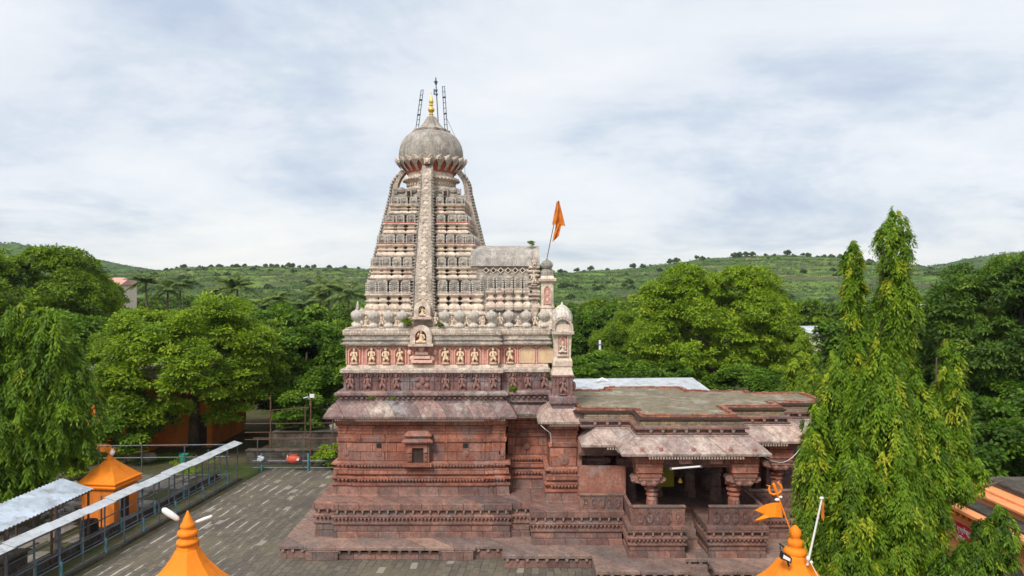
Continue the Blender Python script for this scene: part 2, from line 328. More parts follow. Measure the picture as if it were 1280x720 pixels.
class MB:
    def __init__(s): s.v = []; s.f = []
    def add(s, vs, fs):
        k = len(s.v); s.v += [tuple(v) for v in vs]; s.f += [tuple(i + k for i in f) for f in fs]; return s
    def box(s, x0, x1, y0, y1, z0, z1, tx=0.0, ty=0.0):
        """axis box; tx, ty widen the top"""
        return s.add([(x0, y0, z0), (x1, y0, z0), (x1, y1, z0), (x0, y1, z0), (x0 - tx, y0 - ty, z1), (x1 + tx, y0 - ty, z1), (x1 + tx, y1 + ty, z1), (x0 - tx, y1 + ty, z1)],
                     [(0, 3, 2, 1), (4, 5, 6, 7), (0, 1, 5, 4), (1, 2, 6, 5), (2, 3, 7, 6), (3, 0, 4, 7)])
    def sweep(s, plan, prof, top=True, bot=False):
        n = len(plan); P = [Vector((p[0], p[1])) for p in plan]; mit = []
        for i in range(n):
            d1 = (P[i] - P[i - 1]).normalized(); d2 = (P[(i + 1) % n] - P[i]).normalized()
            a = Vector((d1.y, -d1.x)); b = Vector((d2.y, -d2.x)); mit.append((a + b) / max(0.25, 1 + a.dot(b)))
        vs = []; fs = []
        for off, z in prof:
            for i in range(n): vs.append((P[i].x + mit[i].x * off, P[i].y + mit[i].y * off, z))
        for k in range(len(prof) - 1):
            for i in range(n):
                j = (i + 1) % n; fs.append((k * n + i, k * n + j, (k + 1) * n + j, (k + 1) * n + i))
        if top: fs.append(tuple((len(prof) - 1) * n + i for i in range(n)))
        if bot: fs.append(tuple(reversed(range(n))))
        return s.add(vs, fs)
    def lathe(s, c, prof, n=16, sx=1, sy=1, flute=0.0, nf=8, capb=True):
        vs = []; fs = []
        for r, z in prof:
            for i in range(n):
                a = 2 * math.pi * i / n; rr = r * (1 - flute * (0.5 - 0.5 * math.cos(a * nf)))
                vs.append((c[0] + rr * math.cos(a) * sx, c[1] + rr * math.sin(a) * sy, c[2] + z))
        for k in range(len(prof) - 1):
            for i in range(n):
                j = (i + 1) % n; fs.append((k * n + i, k * n + j, (k + 1) * n + j, (k + 1) * n + i))
        fs.append(tuple((len(prof) - 1) * n + i for i in range(n)))
        if capb: fs.append(tuple(reversed(range(n))))
        return s.add(vs, fs)
    def tube(s, pts, rad, n=6):
        pts = [Vector(p) for p in pts]
        if isinstance(rad, (int, float)): rad = [rad] * len(pts)
        vs = []; fs = []
        for k, p in enumerate(pts):
            d = (pts[min(k + 1, len(pts) - 1)] - pts[max(k - 1, 0)]).normalized()
            u = d.cross(Vector((0, 0, 1)) if abs(d.z) < 0.95 else Vector((1, 0, 0))).normalized(); w = d.cross(u)
            for i in range(n):
                a = 2 * math.pi * i / n; vs.append(p + (u * math.cos(a) + w * math.sin(a)) * rad[k])
        for k in range(len(pts) - 1):
            for i in range(n):
                j = (i + 1) % n; fs.append((k * n + i, (k + 1) * n + i, (k + 1) * n + j, k * n + j))
        fs.append(tuple(range(n))); fs.append(tuple(reversed([(len(pts) - 1) * n + i for i in range(n)])))
        return s.add(vs, fs)
    def ball(s, c, r, sc=(1, 1, 1), n=10, m=6):
        prof = [(r * math.sin(math.pi * (k + .001) / m * .998), -r * math.cos(math.pi * k / m) * sc[2]) for k in range(m + 1)]
        return s.lathe(c, prof, n, sc[0], sc[1])
    def prism(s, poly, y0, y1):
        """polygon in x,z extruded along y"""
        n = len(poly); vs = [(x, y0, z) for x, z in poly] + [(x, y1, z) for x, z in poly]
        fs = [tuple(range(n)), tuple(reversed(range(n, 2 * n)))] + [(i, i + n, (i + 1) % n + n, (i + 1) % n) for i in range(n)]
        return s.add(vs, fs)
    def teeth(s, plan, off, z, size, gap, drop=None, skip_back=True, depth=None, point=0.0):
        """a row of small hanging teeth along the plan, moved out by off"""
        n = len(plan); drop = drop or size; depth = depth or size
        cyy = sum(p[1] for p in plan) / n
        for i in range(n):
            a = Vector(plan[i]); b = Vector(plan[(i + 1) % n]); d = (b - a); L = d.length
            if L < size: continue
            d /= L; nr = Vector((d.y, -d.x))
            if skip_back and nr.y > 0.5: continue
            k = max(1, int(L / gap))
            for q in range(k):
                c = a + d * (L * (q + .5) / k) + nr * (off - depth * .5)
                h = size / 2; t = h * (1 - point)
                vs = []
                for (zz_, w) in ((z - drop, t), (z, h)):
                    for (e, f_) in ((-1, -1), (1, -1), (1, 1), (-1, 1)):
                        p = c + d * (w * e) + nr * (depth * .5 * -f_)
                        vs.append((p.x, p.y, zz_))
                s.add(vs, [(0, 3, 2, 1), (4, 5, 6, 7), (0, 1, 5, 4), (1, 2, 6, 5), (2, 3, 7, 6), (3, 0, 4, 7)])
        return s
    def build(s, name, mat, parent=None, smooth=False, org=None):
        me = bpy.data.meshes.new(name)
        o = bpy.data.objects.new(name, me)
        link(o, parent)
        g = org or ORG[o.name]
        me.from_pydata([(v[0] - g[0], v[1] - g[1], v[2] - g[2]) for v in s.v], [], s.f)
        me.materials.append(mat)
        if smooth: me.shade_smooth()
        if org is not None:
            o.location = Vector(org) - ORG[o.name]
            ORG[o.name] = Vector(org)
        me.update(); return o

def build_multi(name, items, parent):
    m = MB(); idx = []
    for k, (b, _) in enumerate(items): m.add(b.v, b.f); idx += [k] * len(b.f)
    o = m.build(name, items[0][1], parent)
    for _, mt_ in items[1:]: o.data.materials.append(mt_)
    o.data.polygons.foreach_set('material_index', idx); return o
def inst(src, parent, loc, scale=(1, 1, 1), rot=(0, 0, 0)):
    """another object sharing src's mesh, at a world place under parent"""
    o = src.copy(); COL.objects.link(o); o.parent = parent
    o.location = Vector(loc) - ORG[parent.name]; o.scale = scale; o.rotation_euler = rot
    ORG[o.name] = Vector(loc); return o
def rect(x0, x1, y0, y1): return [(x0, y0), (x1, y0), (x1, y1), (x0, y1)]
def at(px, py, D): return ((px - 640) * D / F, D, EYE - (py - 360) * D / F)

# ------------------------------------------------------------------ ground, paving, hills
def sheet(name, plan, z, mat):
    m = MB(); m.add([(x, y, z) for x, y in plan], [tuple(range(len(plan)))])
    return tag(m.build(name, mat), kind='structure')
sheet('ground', rect(-3500, 3500, -500, 5200), 0.0, ground_mat())
COURT = [(-19.4, 14), (24, 14), (24, 45.4), (-16.2, 45.4)]
sheet('courtyard_paving', COURT, 0.006, paving_mat())

def vnoise(x, y, seed, octs=5, f=1.0, gain=0.5):
    x = np.asarray(x, float); y = np.asarray(y, float); tot = np.zeros(np.broadcast(x, y).shape); amp = 1
    def h(i, j): 
        n = (i * 374761393 + j * 668265263 + seed * 69069).astype(np.int64) & 0x7fffffff
        n = ((n ^ (n >> 13)) * 1274126177) & 0x7fffffff
        return ((n ^ (n >> 16)) & 0xffff) / 65535.0
    for o in range(octs):
        X = x * f; Y = y * f; i = np.floor(X).astype(np.int64); j = np.floor(Y).astype(np.int64); u = X - i; v = Y - j
        u = u * u * (3 - 2 * u); v = v * v * (3 - 2 * v)
        tot += amp * ((h(i, j) * (1 - u) + h(i + 1, j) * u) * (1 - v) + (h(i, j + 1) * (1 - u) + h(i + 1, j + 1) * u) * v - 0.5)
        amp *= gain; f *= 2.03
    return tot

def ridge(tab, D):
    xs = np.array([(p - 640) * D / F for p, _ in tab]); zs = np.array([EYE + (360 - y) * D / F for _, y in tab])
    return lambda x: np.interp(x, xs, zs)
R1 = ridge([(-500, 342), (0, 352), (90, 345), (160, 341), (200, 340), (250, 335), (300, 332), (330, 332), (400, 334), (450, 334), (560, 338), (700, 340), (760, 337), (820, 331), (870, 324), (920, 320), (980, 319), (1020, 321), (1060, 324), (1110, 331), (1150, 338), (1250, 348), (1800, 350)], 680.)
R2 = ridge([(-400, 300), (-100, 303), (0, 306), (50, 308), (100, 320), (150, 330), (200, 341), (260, 352), (500, 362), (900, 360), (1060, 350), (1110, 341), (1150, 334), (1175, 332), (1205, 325), (1250, 318), (1300, 313), (1500, 306), (1900, 320)], 1150.)
def hz1(x, y):
    t = np.clip((y - 240) / (680 - 240), 0, 1.0); f = t * t * (3 - 2 * t) * 0.55 + t * 0.45
    back = np.clip((y - 690) / 300, 0, 1); z = R1(x) * f * (1 - 0.5 * back)
    z = z + vnoise(x, y, 3, 5, 1 / 90.) * 7 * np.clip(t * (1 - t) * 4, 0.05, 1)
    z = np.maximum(z, -0.5)
    s = 5.0; q = (z + vnoise(x, y, 8, 3, 1 / 60.) * 3) / s; fr = q - np.floor(q); st = np.clip((fr - 0.72) / 0.28, 0, 1)
    return z + (st - fr) * s * 0.55
def hz2(x, y):
    t = np.clip((y - 800) / 350, 0, 1.0); f = t * t * (3 - 2 * t)
    return R2(x) * f * (1 - 0.4 * np.clip((y - 1160) / 300, 0, 1)) + vnoise(x, y, 5, 5, 1 / 120.) * 9 * f
def terrain(name, fn, x0, x1, nx, ys, mat):
    xs = np.linspace(x0, x1, nx); X, Y = np.meshgrid(xs, ys); Z = fn(X, Y)
    co = np.stack([X, Y, Z], -1).reshape(-1, 3); ny = len(ys)
    i = np.arange(nx - 1)[None, :] + np.arange(ny - 1)[:, None] * nx; i = i.reshape(-1)
    q = np.stack([i, i + 1, i + 1 + nx, i + nx], -1)
    me = bpy.data.meshes.new(name); me.from_pydata(co.tolist(), [], q.tolist()); me.materials.append(mat)
    o = bpy.data.objects.new(name, me); link(o); return tag(o, kind='structure')
terrain('hill', hz1, -820, 820, 460, np.concatenate([np.linspace(240, 700, 185), np.linspace(720, 1000, 10)]), hill_mat('hill_grass', (1, 1, 1)))
terrain('far_hill', hz2, -1800, 1800, 260, np.linspace(790, 1460, 70), hill_mat('haze_tinted_far_grass', (0.62, 0.75, 0.78)))  # blue-grey tint paints distance haze into the grass colour

# ------------------------------------------------------------------ leaves and trees
def unit(a): return a / np.maximum(np.linalg.norm(a, axis=-1, keepdims=True), 1e-6)
def leaf_mesh(name, P, D, Nn, L, W, tint, mat):
    n = len(P); D = unit(D); side = unit(np.cross(D, Nn)); L = np.broadcast_to(L, n)[:, None]; W = np.broadcast_to(W, n)[:, None]
    nn = np.cross(side, D)
    a = P; b = P + D * L * .42 + side * W * .5 + nn * W * .12; c = P + D * L; d = P + D * L * .42 - side * W * .5 + nn * W * .12
    co = np.stack([a, b, c, d], 1).reshape(-1, 3).astype(np.float32)
    me = bpy.data.meshes.new(name)
    me.vertices.add(4 * n); me.vertices.foreach_set('co', co.ravel())
    me.loops.add(4 * n); me.loops.foreach_set('vertex_index', np.arange(4 * n, dtype=np.int32))
    me.polygons.add(n); me.polygons.foreach_set('loop_start', np.arange(0, 4 * n, 4, dtype=np.int32))
    at_ = me.attributes.new('tint', 'FLOAT', 'FACE'); at_.data.foreach_set('value', np.clip(tint, 0, 1).astype(np.float32))
    me.materials.append(mat); me.update(calc_edges=True); return me
def rdir(rg, n): return unit(rg.normal(size=(n, 3)))

def broad_crown(name, mat, rad=(6, 6, 4.5), zc=6, nlobe=12, nclump=420, per=150, leaf=(0.24, 0.11), cr=0.85, seed=1, flat=0.6, lobe=0.42, inner=0.25, up=0.6):
    rg = np.random.default_rng(seed); rad = np.array(rad, float)
    kk = np.arange(nlobe); zl = .95 - 1.65 * (kk + .5) / nlobe; al = kk * 2.39996 + rg.normal(0, .25, nlobe)
    ld = np.stack([np.cos(al) * np.sqrt(1 - zl ** 2), np.sin(al) * np.sqrt(1 - zl ** 2), zl], -1)
    lc = ld * rad * (1 - lobe * .75) * rg.uniform(.75, 1.05, (nlobe, 1)); lr = rad.mean() * lobe * rg.uniform(.75, 1.25, nlobe)
    k = rg.integers(0, nlobe, nclump); cd = rdir(rg, nclump); cd = unit(cd + ld[k] * .85 + np.array([0, 0, .15]))
    rr = np.where(rg.random(nclump) < inner, rg.uniform(.2, .8, nclump), rg.uniform(.86, 1.05, nclump))
    cc = lc[k] + cd * (lr[k] * rr)[:, None] * np.array([1, 1, .85])
    csz = cr * rg.uniform(.6, 1.3, nclump); ctint = np.clip(rg.normal(.45, .17, nclump), .05, .95)
    m = nclump * per; ci = np.repeat(np.arange(nclump), per)
    d = rdir(rg, m); d[:, 2] = np.abs(d[:, 2]) * .9 - .25
    r = rg.random(m) ** .45
    P = cc[ci] + d * (r * csz[ci])[:, None] * np.array([1, 1, flat])
    Dd = unit(d * .9 + rdir(rg, m) * .6 + np.array([0, 0, -.25]))
    Nn = unit(d * .5 + np.array([0, 0, up]) + cd[ci] * .35 + rdir(rg, m) * .45)
    P[:, 2] += zc
    s = rg.uniform(.7, 1.3, m)
    return leaf_mesh(name, P, Dd, Nn, leaf[0] * s, leaf[1] * s, ctint[ci] + rg.normal(0, .12, m) , mat)

def spire_crown(name, mat, spires, per=10, dens=2.6, leaf=(0.24, 0.055), seed=1, yprob=.12, spray=9, tuft=.30):
    """spires: (x, y, ztop, zbot, [(t, r), ...]); tufts of drooping sprays of long leaves"""
    rg = np.random.default_rng(seed); Ps = []; Ds = []; Ns = []; Ts = []
    for (sx, sy, zt, zb, prof) in spires:
        H = zt - zb; ts = np.array([p[0] for p in prof]); rs = np.array([p[1] for p in prof])
        area = 2 * math.pi * np.interp(np.linspace(0, 1, 20), ts, rs).mean() * H; nt = max(8, int(area * dens))
        w = np.interp(np.linspace(0, 1, 200), ts, rs) + .12; cdf = np.cumsum(w) / w.sum()
        t = np.interp(rg.random(nt), cdf, np.linspace(0, 1, 200)); a = rg.random(nt) * 2 * math.pi; ph = rg.random() * 9
        lump = 1 + .20 * np.sin(a * 3 + t * 11 + ph) + .15 * np.sin(a * 2 - t * 19 + ph * 2)
        r = np.interp(t, ts, rs) * lump * np.where(rg.random(nt) < .22, rg.uniform(.2, .7, nt), rg.uniform(.8, 1.05, nt))
        tt = np.clip(rg.normal(.40, .15, nt) + (rg.random(nt) < yprob) * .42, .03, 1); tsz = rg.uniform(.7, 1.35, nt) * np.clip(np.interp(t, ts, rs) / .5, .45, 1)
        k = np.repeat(np.arange(nt), spray); ns = len(k)
        fan = rg.normal(0, .65, ns); aa = a[k] + fan; o = np.stack([np.cos(aa), np.sin(aa), 0 * aa], -1)
        base = np.stack([sx + r[k] * np.cos(a[k]), sy + r[k] * np.sin(a[k]), zt - t[k] * H + rg.normal(0, .06, ns)], -1)
        sl = rg.uniform(.6, 1.25, ns) * tuft * tsz[k] * 2.0
        for q in range(per):
            f = (q + .5) / per
            P = base + o * (sl * (.62 * f - .12))[:, None] + np.array([0, 0, -1.]) * (sl * (1.05 * f * f - .10 * f))[:, None] + rg.normal(0, .022, (ns, 3))
            Dd = unit(o * .45 + np.array([0, 0, -.62]) + rdir(rg, ns) * .42)
            Nn = unit(o * .7 + np.array([0, 0, .6]) + rdir(rg, ns) * .45)
            Ps.append(P); Ds.append(Dd); Ns.append(Nn); Ts.append(tt[k] + rg.normal(0, .08, ns))
        nf = int(area * 150); t = np.interp(rg.random(nf), cdf, np.linspace(0, 1, 200)); a = rg.random(nf) * 2 * math.pi; r = np.interp(t, ts, rs) * rg.random(nf) ** .6 * .92
        Ps.append(np.stack([sx + r * np.cos(a), sy + r * np.sin(a), zt - t * H - .1], -1)); Ds.append(unit(rdir(rg, nf) * .6 + np.array([0, 0, -.7])))
        Ns.append(unit(np.stack([np.cos(a), np.sin(a), 0 * a + .4], -1) + rdir(rg, nf) * .6)); Ts.append(rg.normal(.33, .12, nf))
    P = np.concatenate(Ps); n = len(P); s = rg.uniform(.65, 1.3, n)
    return leaf_mesh(name, P, np.concatenate(Ds), np.concatenate(Ns), leaf[0] * s, leaf[1] * s, np.concatenate(Ts), mat)

def branchy(h, r, nb, reach, seed, z0=0.0, bz=.45):
    rd = random.Random(seed); m = MB()
    pts = [(0, 0, z0)]; 
    for k in range(1, 6): pts.append((rd.uniform(-.12, .12) * k * .35, rd.uniform(-.12, .12) * k * .35, z0 + h * k / 5))
    m.tube(pts, [r * 1.35, r, r * .85, r * .65, r * .45, r * .2], 9)
    for b in range(nb):
        a = 2 * math.pi * b / nb + rd.uniform(-.4, .4); s = bz + (1 - bz) * rd.random() * .7; p0 = Vector(pts[min(5, int(s * 5))])
        ps = [p0]; L = reach * rd.uniform(.6, 1)
        for k in range(1, 5): ps.append(p0 + Vector((math.cos(a + k * .12) * L * k / 4, math.sin(a + k * .12) * L * k / 4, L * .55 * (k / 4) ** .8)))
        m.tube(ps, [r * .5, r * .36, r * .25, r * .15, r * .06], 6)
    return m

class Tree:
    """a kind of tree: crown mesh and trunk mesh, put down as thing > trunk, crown"""
    def __init__(s, name, crown, trunk, cat='tree'):
        s.name, s.crown, s.cat = name, crown, cat
        g = trunk; me = bpy.data.meshes.new('trunk'); me.from_pydata(g.v, [], g.f); me.materials.append(BARK); me.shade_smooth(); s.trunk = me
    def put(s, loc, scale=1.0, rot=0.0, label='', group=None, name=None, sz=None):
        e = bpy.data.objects.new(name or s.name, None); COL.objects.link(e)
        e.location = loc; e.rotation_euler = (0, 0, rot); e.scale = (scale, scale, sz or scale); tag(e, label, s.cat, group)
        for nm, me in (('trunk', s.trunk), ('crown', s.crown)):
            c = bpy.data.objects.new(nm, me); COL.objects.link(c); c.parent = e
        return e

#TREES
# ------------------------------------------------------------------ the temple
TX, TY = -4.32, 36.5
T = thing('stone_temple', 'carved red stone temple with tall pale tiered tower and grey dome', 'temple', (TX, TY, 0))
def jog(x0, x1, y, steps):
    """front edge from x0 to x1 at depth y with shallow forward steps [(inset, out), ...]"""
    p = [(x0, y)]; yy = y
    for i, o in steps: p += [(x0 + i, yy), (x0 + i, yy - o)]; yy -= o
    q = []; yy = y
    for i, o in steps: q = [(x1 - i, yy - o), (x1 - i, yy)] + q; yy -= o
    return p + q + [(x1, y)]

# low platform with rounded drops under its slab
LP = jog(-10.37, -0.41, 30.2, [(2.6, .09), (1.2, .09)])[:-1] + [(-0.41, 30.2), (-0.41, 29.12), (3.4, 29.12), (3.4, 27.5), (7.25, 27.5), (7.25, 28.75), (8.2, 28.75), (8.2, 27.5), (12.6, 27.5), (12.6, 29.6), (17, 29.6), (17, 42), (-10.37, 42.8)]
LP = [p for i, p in enumerate(LP) if i == 0 or (Vector(p) - Vector(LP[i - 1])).length > 1e-4]
pf = MB().sweep(LP, [(-.10, 0.0), (-.10, .40)], top=False).build('platform_wall', PLINTH, T)
pf = MB().sweep(LP, [(-.12, .40), (-.05, .42), (.0, .45), (.0, .57), (-.02, .6)], top=True, bot=True).build('low_platform', SLAB, T)
MB().teeth(LP, -.02, .43, .15, .42, drop=.12, depth=.09, point=.35).build('platform_drop_row', TICKD, T)
MB().teeth(LP, -.085, .40, .30, .46, drop=.05, depth=.02).build('platform_shadow_band', DARK, T)  # dark patches on the wall paint in the shade below the slab

def plinth_prof(z0, z1):
    h = (z1 - z0) / 1.57; f = lambda z: z0 + (z) * h
    return [(0.0, z0), (0.0, f(.24)), (-.03, f(.25)), (-.03, f(.56)), (.02, f(.60)), (.05, f(.64)), (.05, f(.70)), (-.04, f(.72)), (-.05, f(.80)), (.06, f(.92)), (.08, f(1.0)), (.05, f(1.04)), (-.07, f(1.08)), (-.07, f(1.26)), (.07, f(1.28)), (.08, f(1.34)), (.07, f(1.55)), (.05, z1)]
def plinth_teeth(m, m2, plan, z0, z1):
    h = (z1 - z0) / 1.57; f = lambda z: z0 + z * h
    m.teeth(plan, .085, f(.93), .09, .17, drop=.08, depth=.06, point=.6)
    m2.teeth(plan, .06, f(1.28), .10, .38, drop=.15, depth=.10, point=.5)
    m2.teeth(plan, -.02, f(1.28), .13, .19, drop=.06, depth=.05)
SP = jog(-9.05, 0.82, 31.3, [(2.0, .07), (1.0, .07), (.9, .05)])[:-1] + [(0.82, 31.3), (0.82, 41.6), (-9.05, 41.6)]
AP = [(0.86, 30.25), (4.9, 30.25), (4.9, 38.5), (0.86, 38.5)]
PL = [(4.94, 28.8), (7.33, 28.8), (7.33, 31.4), (4.94, 31.4)]
PR = [(8.3, 28.8), (10.74, 28.8), (10.74, 31.4), (8.3, 31.4)]
RB = [(10.78, 31.0), (13.5, 31.0), (13.5, 32.4), (16.2, 32.4), (16.2, 36.6), (13.5, 36.6), (13.5, 37.5), (10.78, 37.5)]
MID = [(4.94, 31.45), (10.74, 31.45), (10.74, 38.5), (4.94, 38.5)]
tm, tm2 = MB(), MB()
pb = MB()
for pl, z1 in ((SP, 2.17), (AP, 2.12), (PL, 1.95), (PR, 1.95), (RB, 1.95), (MID, 1.95)):
    pb.sweep(pl, plinth_prof(.6, z1)); plinth_teeth(tm, tm2, pl, .6, z1)
pb.build('moulded_plinth', PLINTH, T); tm.build('plinth_leaf_row', TOOTHRED, T); tm2.build('plinth_drop_row', TICKD, T)
pm = MB().teeth(SP, .085, 2.15, .05, .085, drop=.17, depth=.02); pm.teeth(AP, .085, 2.10, .05, .085, drop=.17, depth=.02)
pm.build('plinth_carved_edge', PLINTH, T)
# entrance steps
sm = MB()
sm.box(7.36, 8.27, 28.8, 29.5, .6, .72)
for k in range(5): sm.box(7.36, 8.27, 30.4 + .28 * k, 31.5, .6, .6 + .27 * (k + 1))
sm.box(7.28, 8.17, 28.1, 28.74, 0, .18); sm.box(7.28, 8.17, 28.42, 28.74, .18, .38)
sm.build('entrance_step_flight', SLAB, T)

# sanctum wall
def wallprof(z1):
    return [(.20, 2.62), (.24, 2.66), (.24, 2.74), (.08, 2.76), (.08, 2.83), (.24, 2.95), (.25, 3.02), (.05, 3.07), (.05, 3.15), (.17, 3.17), (.18, 3.20), (.16, 3.42), (.05, 3.44), (.05, 3.54), (.23, 3.62), (.24, 3.70), (.08, 3.75), (.0, 3.79),
            (.0, 4.66), (.05, 4.68), (.05, 4.86), (.0, 4.88), (.0, 5.20), (.05, 5.22), (.05, 5.30), (.02, 5.32), (.02, 5.45), (.10, 5.50), (.10, z1)]
w = 4.0
SW = jog(TX - w, TX + w, TY - w + .1, [(.75, .05), (1.0, .05)])[:-1] + [(TX + w, TY - w + .1), (TX + w, TY + w), (TX - w, TY + w)]
AW = rect(-0.2, 2.6, 33.75, 39.2)
PW = rect(1.75, 2.98, 31.5, 34.4)
wm, t1, t2, wb = MB(), MB(), MB(), MB()
for pl in (SW, AW, PW):
    wm.sweep(pl, wallprof(5.75)); wb.sweep(pl, [(.24, 2.12), (.24, 2.18), (.20, 2.22), (.17, 2.55), (.19, 2.625)], top=False)
    t1.teeth(pl, .255, 3.63, .12, .15, drop=.085, depth=.07, point=.6); t1.teeth(pl, .265, 2.96, .12, .15, drop=.085, depth=.07, point=.6)
    t2.teeth(pl, .075, 4.86, .07, .13, drop=.15, depth=.025, point=.4); t2.teeth(pl, .12, 5.48, .16, .30, drop=.10, depth=.10)
wm.build('sanctum_wall', RED, T); wb.build('wall_base', PLINTH, T); t1.build('wall_leaf_row', TOOTHRED, T); t2.build('wall_ornament_band', RED, T)
# vertical joints / shallow pilasters on the wall
for x, yy_ in ((-7.40, 32.51), (-6.05, 32.46), (-3.20, 32.46), (-1.42, 32.51), (-.68, 32.56), (.2, 33.70)):
    MB().box(x, x + .13, yy_, yy_ + .2, 3.76, 5.2).build('pilaster', RED, T)
ros = MB()
for x, y, z in ((-7.95, 32.60, 4.13), (-6.35, 32.5, 4.13), (-2.2, 32.5, 4.13), (-.48, 32.60, 4.13), (.72, 33.7, 4.2)):
    ros = MB().tube([(x, y + .05, z), (x, y - .04, z)], .15, 8); ros.tube([(x, y - .03, z), (x, y - .07, z)], .07, 6); ros.build('rosette', TOOTHRED, T)
ros = MB(); rs_ = MB(); rs_.tube([(0, .05, 0), (0, -.03, 0)], .26, 16); rs_.tube([(0, -.02, 0), (0, -.05, 0)], .17, 12); rs_.tube([(0, -.04, 0), (0, -.09, 0)], .07, 8)
for v in rs_.v: ros.v.append
k0 = rs_.v; ros.add([(a + 2.37, b + 31.48, c + 4.12) for a, b, c in k0], rs_.f)
ros.build('rosette', TOOTHRED, T)
# windows
win = MB().box(-4.86, -3.94, 32.22, 32.45, 3.76, 4.66)
wf = MB(); wf.box(-4.98, -4.71, 32.14, 32.40, 3.72, 4.72); wf.box(-4.17, -3.90, 32.14, 32.40, 3.72, 4.72); wf.box(-4.71, -4.17, 32.14, 32.40, 4.46, 4.72); wf.box(-5.1, -3.78, 32.02, 32.40, 3.60, 3.74)
for z in (3.86, 4.06, 4.26): wf.box(-4.88, -4.76, 32.08, 32.16, z, z + .12); wf.box(-4.12, -4.0, 32.08, 32.16, z, z + .12)
wf.sweep(rect(-4.98, -3.90, 32.1, 32.42), [(.0, 4.72), (.18, 4.74), (.20, 4.80), (.08, 4.90), (.02, 4.92), (.02, 5.0), (.12, 5.02), (.12, 5.06), (-.05, 5.22), (-.1, 5.25)], bot=True)
fr = wf.build('window_niche', RED, T)
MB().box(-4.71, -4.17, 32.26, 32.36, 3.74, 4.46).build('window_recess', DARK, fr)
MB().box(-6.45, -6.22, 32.47, 32.56, 4.40, 4.60).build('wall_vent', BLACK, T); MB().box(-2.33, -2.10, 32.47, 32.56, 4.40, 4.60).build('wall_vent', BLACK, T)

# deep eave round sanctum and ante-room
def eaveprof(z0, z1, o): return [(-.05, z0 - .12), (o - .1, z0 - .05), (o, z0), (o + .02, z0 + .10), (o * .86, z0 + .24), (o * .66, z0 + .42), (o * .40, z0 + (z1 - z0) * .78), (.06, z1 - .06), (.06, z1), (-.3, z1)]
def uplan(w, xr, back=.3, yj=0): return [(TX - w, TY - w), (TX + w, TY - w), (TX + w, TY - w + back), (xr, TY - w + back), (xr, TY + w - back), (TX + w, TY + w - back), (TX + w, TY + w), (TX - w, TY + w)]
EP = jog(TX - 4.02, TX + 4.02, TY - 3.95, [(.75, .05), (1.0, .05)])[:-1] + [(TX + 4.02, TY - 3.95), (TX + 4.02, TY - 3.2), (2.4, TY - 3.2), (2.4, TY + 3), (TX + 4.02, TY + 3), (TX + 4.02, TY + 4), (TX - 4.02, TY + 4)]
MB().sweep(EP, eaveprof(5.86, 6.62, .52), bot=True).build('main_eave', EAVE, T)
MB().teeth(EP, .50, 5.84, .05, .085, drop=.09, depth=.06).build('eave_tooth_row', TICKD, T)
# cornice below the dark frieze
DP = uplan(3.93, 1.72)
MB().sweep(DP, [(.0, 6.5), (.0, 6.78), (.12, 6.82), (.12, 6.86), (.2, 6.9), (.2, 7.0), (.06, 7.08), (0, 7.08)]).build('lower_cornice', EAVE, T)
MB().teeth(DP, .12, 6.85, .12, .24, drop=.12, depth=.10).build('cornice_bracket_row', FRIEZE_D, T)
fd = MB().sweep(uplan(3.76, 1.7), [(.0, 7.05), (.0, 7.92)], top=False)
MB2 = MB().sweep(uplan(3.76, 1.7), [(.0, 7.88), (.12, 7.92), (.16, 7.96), (.16, 8.08), (.05, 8.14), (-.1, 8.16)], bot=True)
frz = fd.build('dark_frieze', FRIEZE_D, T); MB2.build('frieze_ledge', CREAM_C, T)
MB().teeth(uplan(3.76, 1.7), .10, 7.90, .06, .13, drop=.09, depth=.07).build('frieze_tooth_row', FRIEZE_D, T)
pil = MB(); xs_ = np.arange(-8.0, 1.7, .30)
for x in xs_:
    yy = TY - 3.76 if x < TX + 3.7 else TY - 3.46
    pil.box(x, x + .07, yy - .04, yy + .05, 7.08, 7.88); pil.box(x - .02, x + .09, yy - .06, yy + .05, 7.72, 7.8)
pil.build('frieze_pilaster_row', FRIEZE_D, T)

# carved figures, four poses
def figure(seed, seated=False):
    rd = random.Random(seed); m = MB(); s = 1
    lean = rd.uniform(-.04, .04)
    if seated:
        m.ball((0, 0, .10), .15, (1.35, .8, .6)); m.ball((-.16, -.05, .07), .08, (1.3, .9, .8)); m.ball((.16, -.05, .07), .08, (1.3, .9, .8)); b = .12
    else:
        m.tube([(-.09 + lean, 0, 0), (-.10, -.03, .16), (-.055, 0, .33)], [.045, .055, .07], 7)
        m.tube([(.10 + lean, 0, 0), (.11 + rd.uniform(-.02, .06), -.04, .16), (.055, 0, .33)], [.045, .055, .07], 7); b = .31
    m.lathe((0, 0, b), [(.10, 0), (.125, .05), (.075, .14), (.11, .24), (.12, .29), (.04, .33), (.038, .36)], 9, 1, .7)
    m.ball((lean, -.01, b + .42), .075, (1, .95, 1.1)); m.lathe((lean, 0, b + .46), [(.085, 0), (.06, .05), (.02, .11)], 8)
    for sg in (-1, 1):
        up = rd.random() < .35
        e = (sg * .175, -.05, b + (.20 if up else .13)); h = (sg * rd.uniform(.08, .15), -.11, b + (.36 if up else rd.uniform(.02, .12)))
        m.tube([(sg * .11, 0, b + .28), e, h], [.045, .04, .032], 6)
    if not seated: m.ball((0, .01, .30), .13, (1.05, .7, .9)); m.box(-.2, .2, -.06, .06, -.02, .03)
    return m
LIB = thing('figure_library', 'x', 'x'); figs = {}
def figmesh(k, mat, seated=False):
    key = (k, mat.name, seated)
    if key not in figs:
        g = figure(k, seated); me = bpy.data.meshes.new('figure'); me.from_pydata(g.v, [], g.f); me.materials.append(mat); me.shade_smooth(); figs[key] = me
    return figs[key]
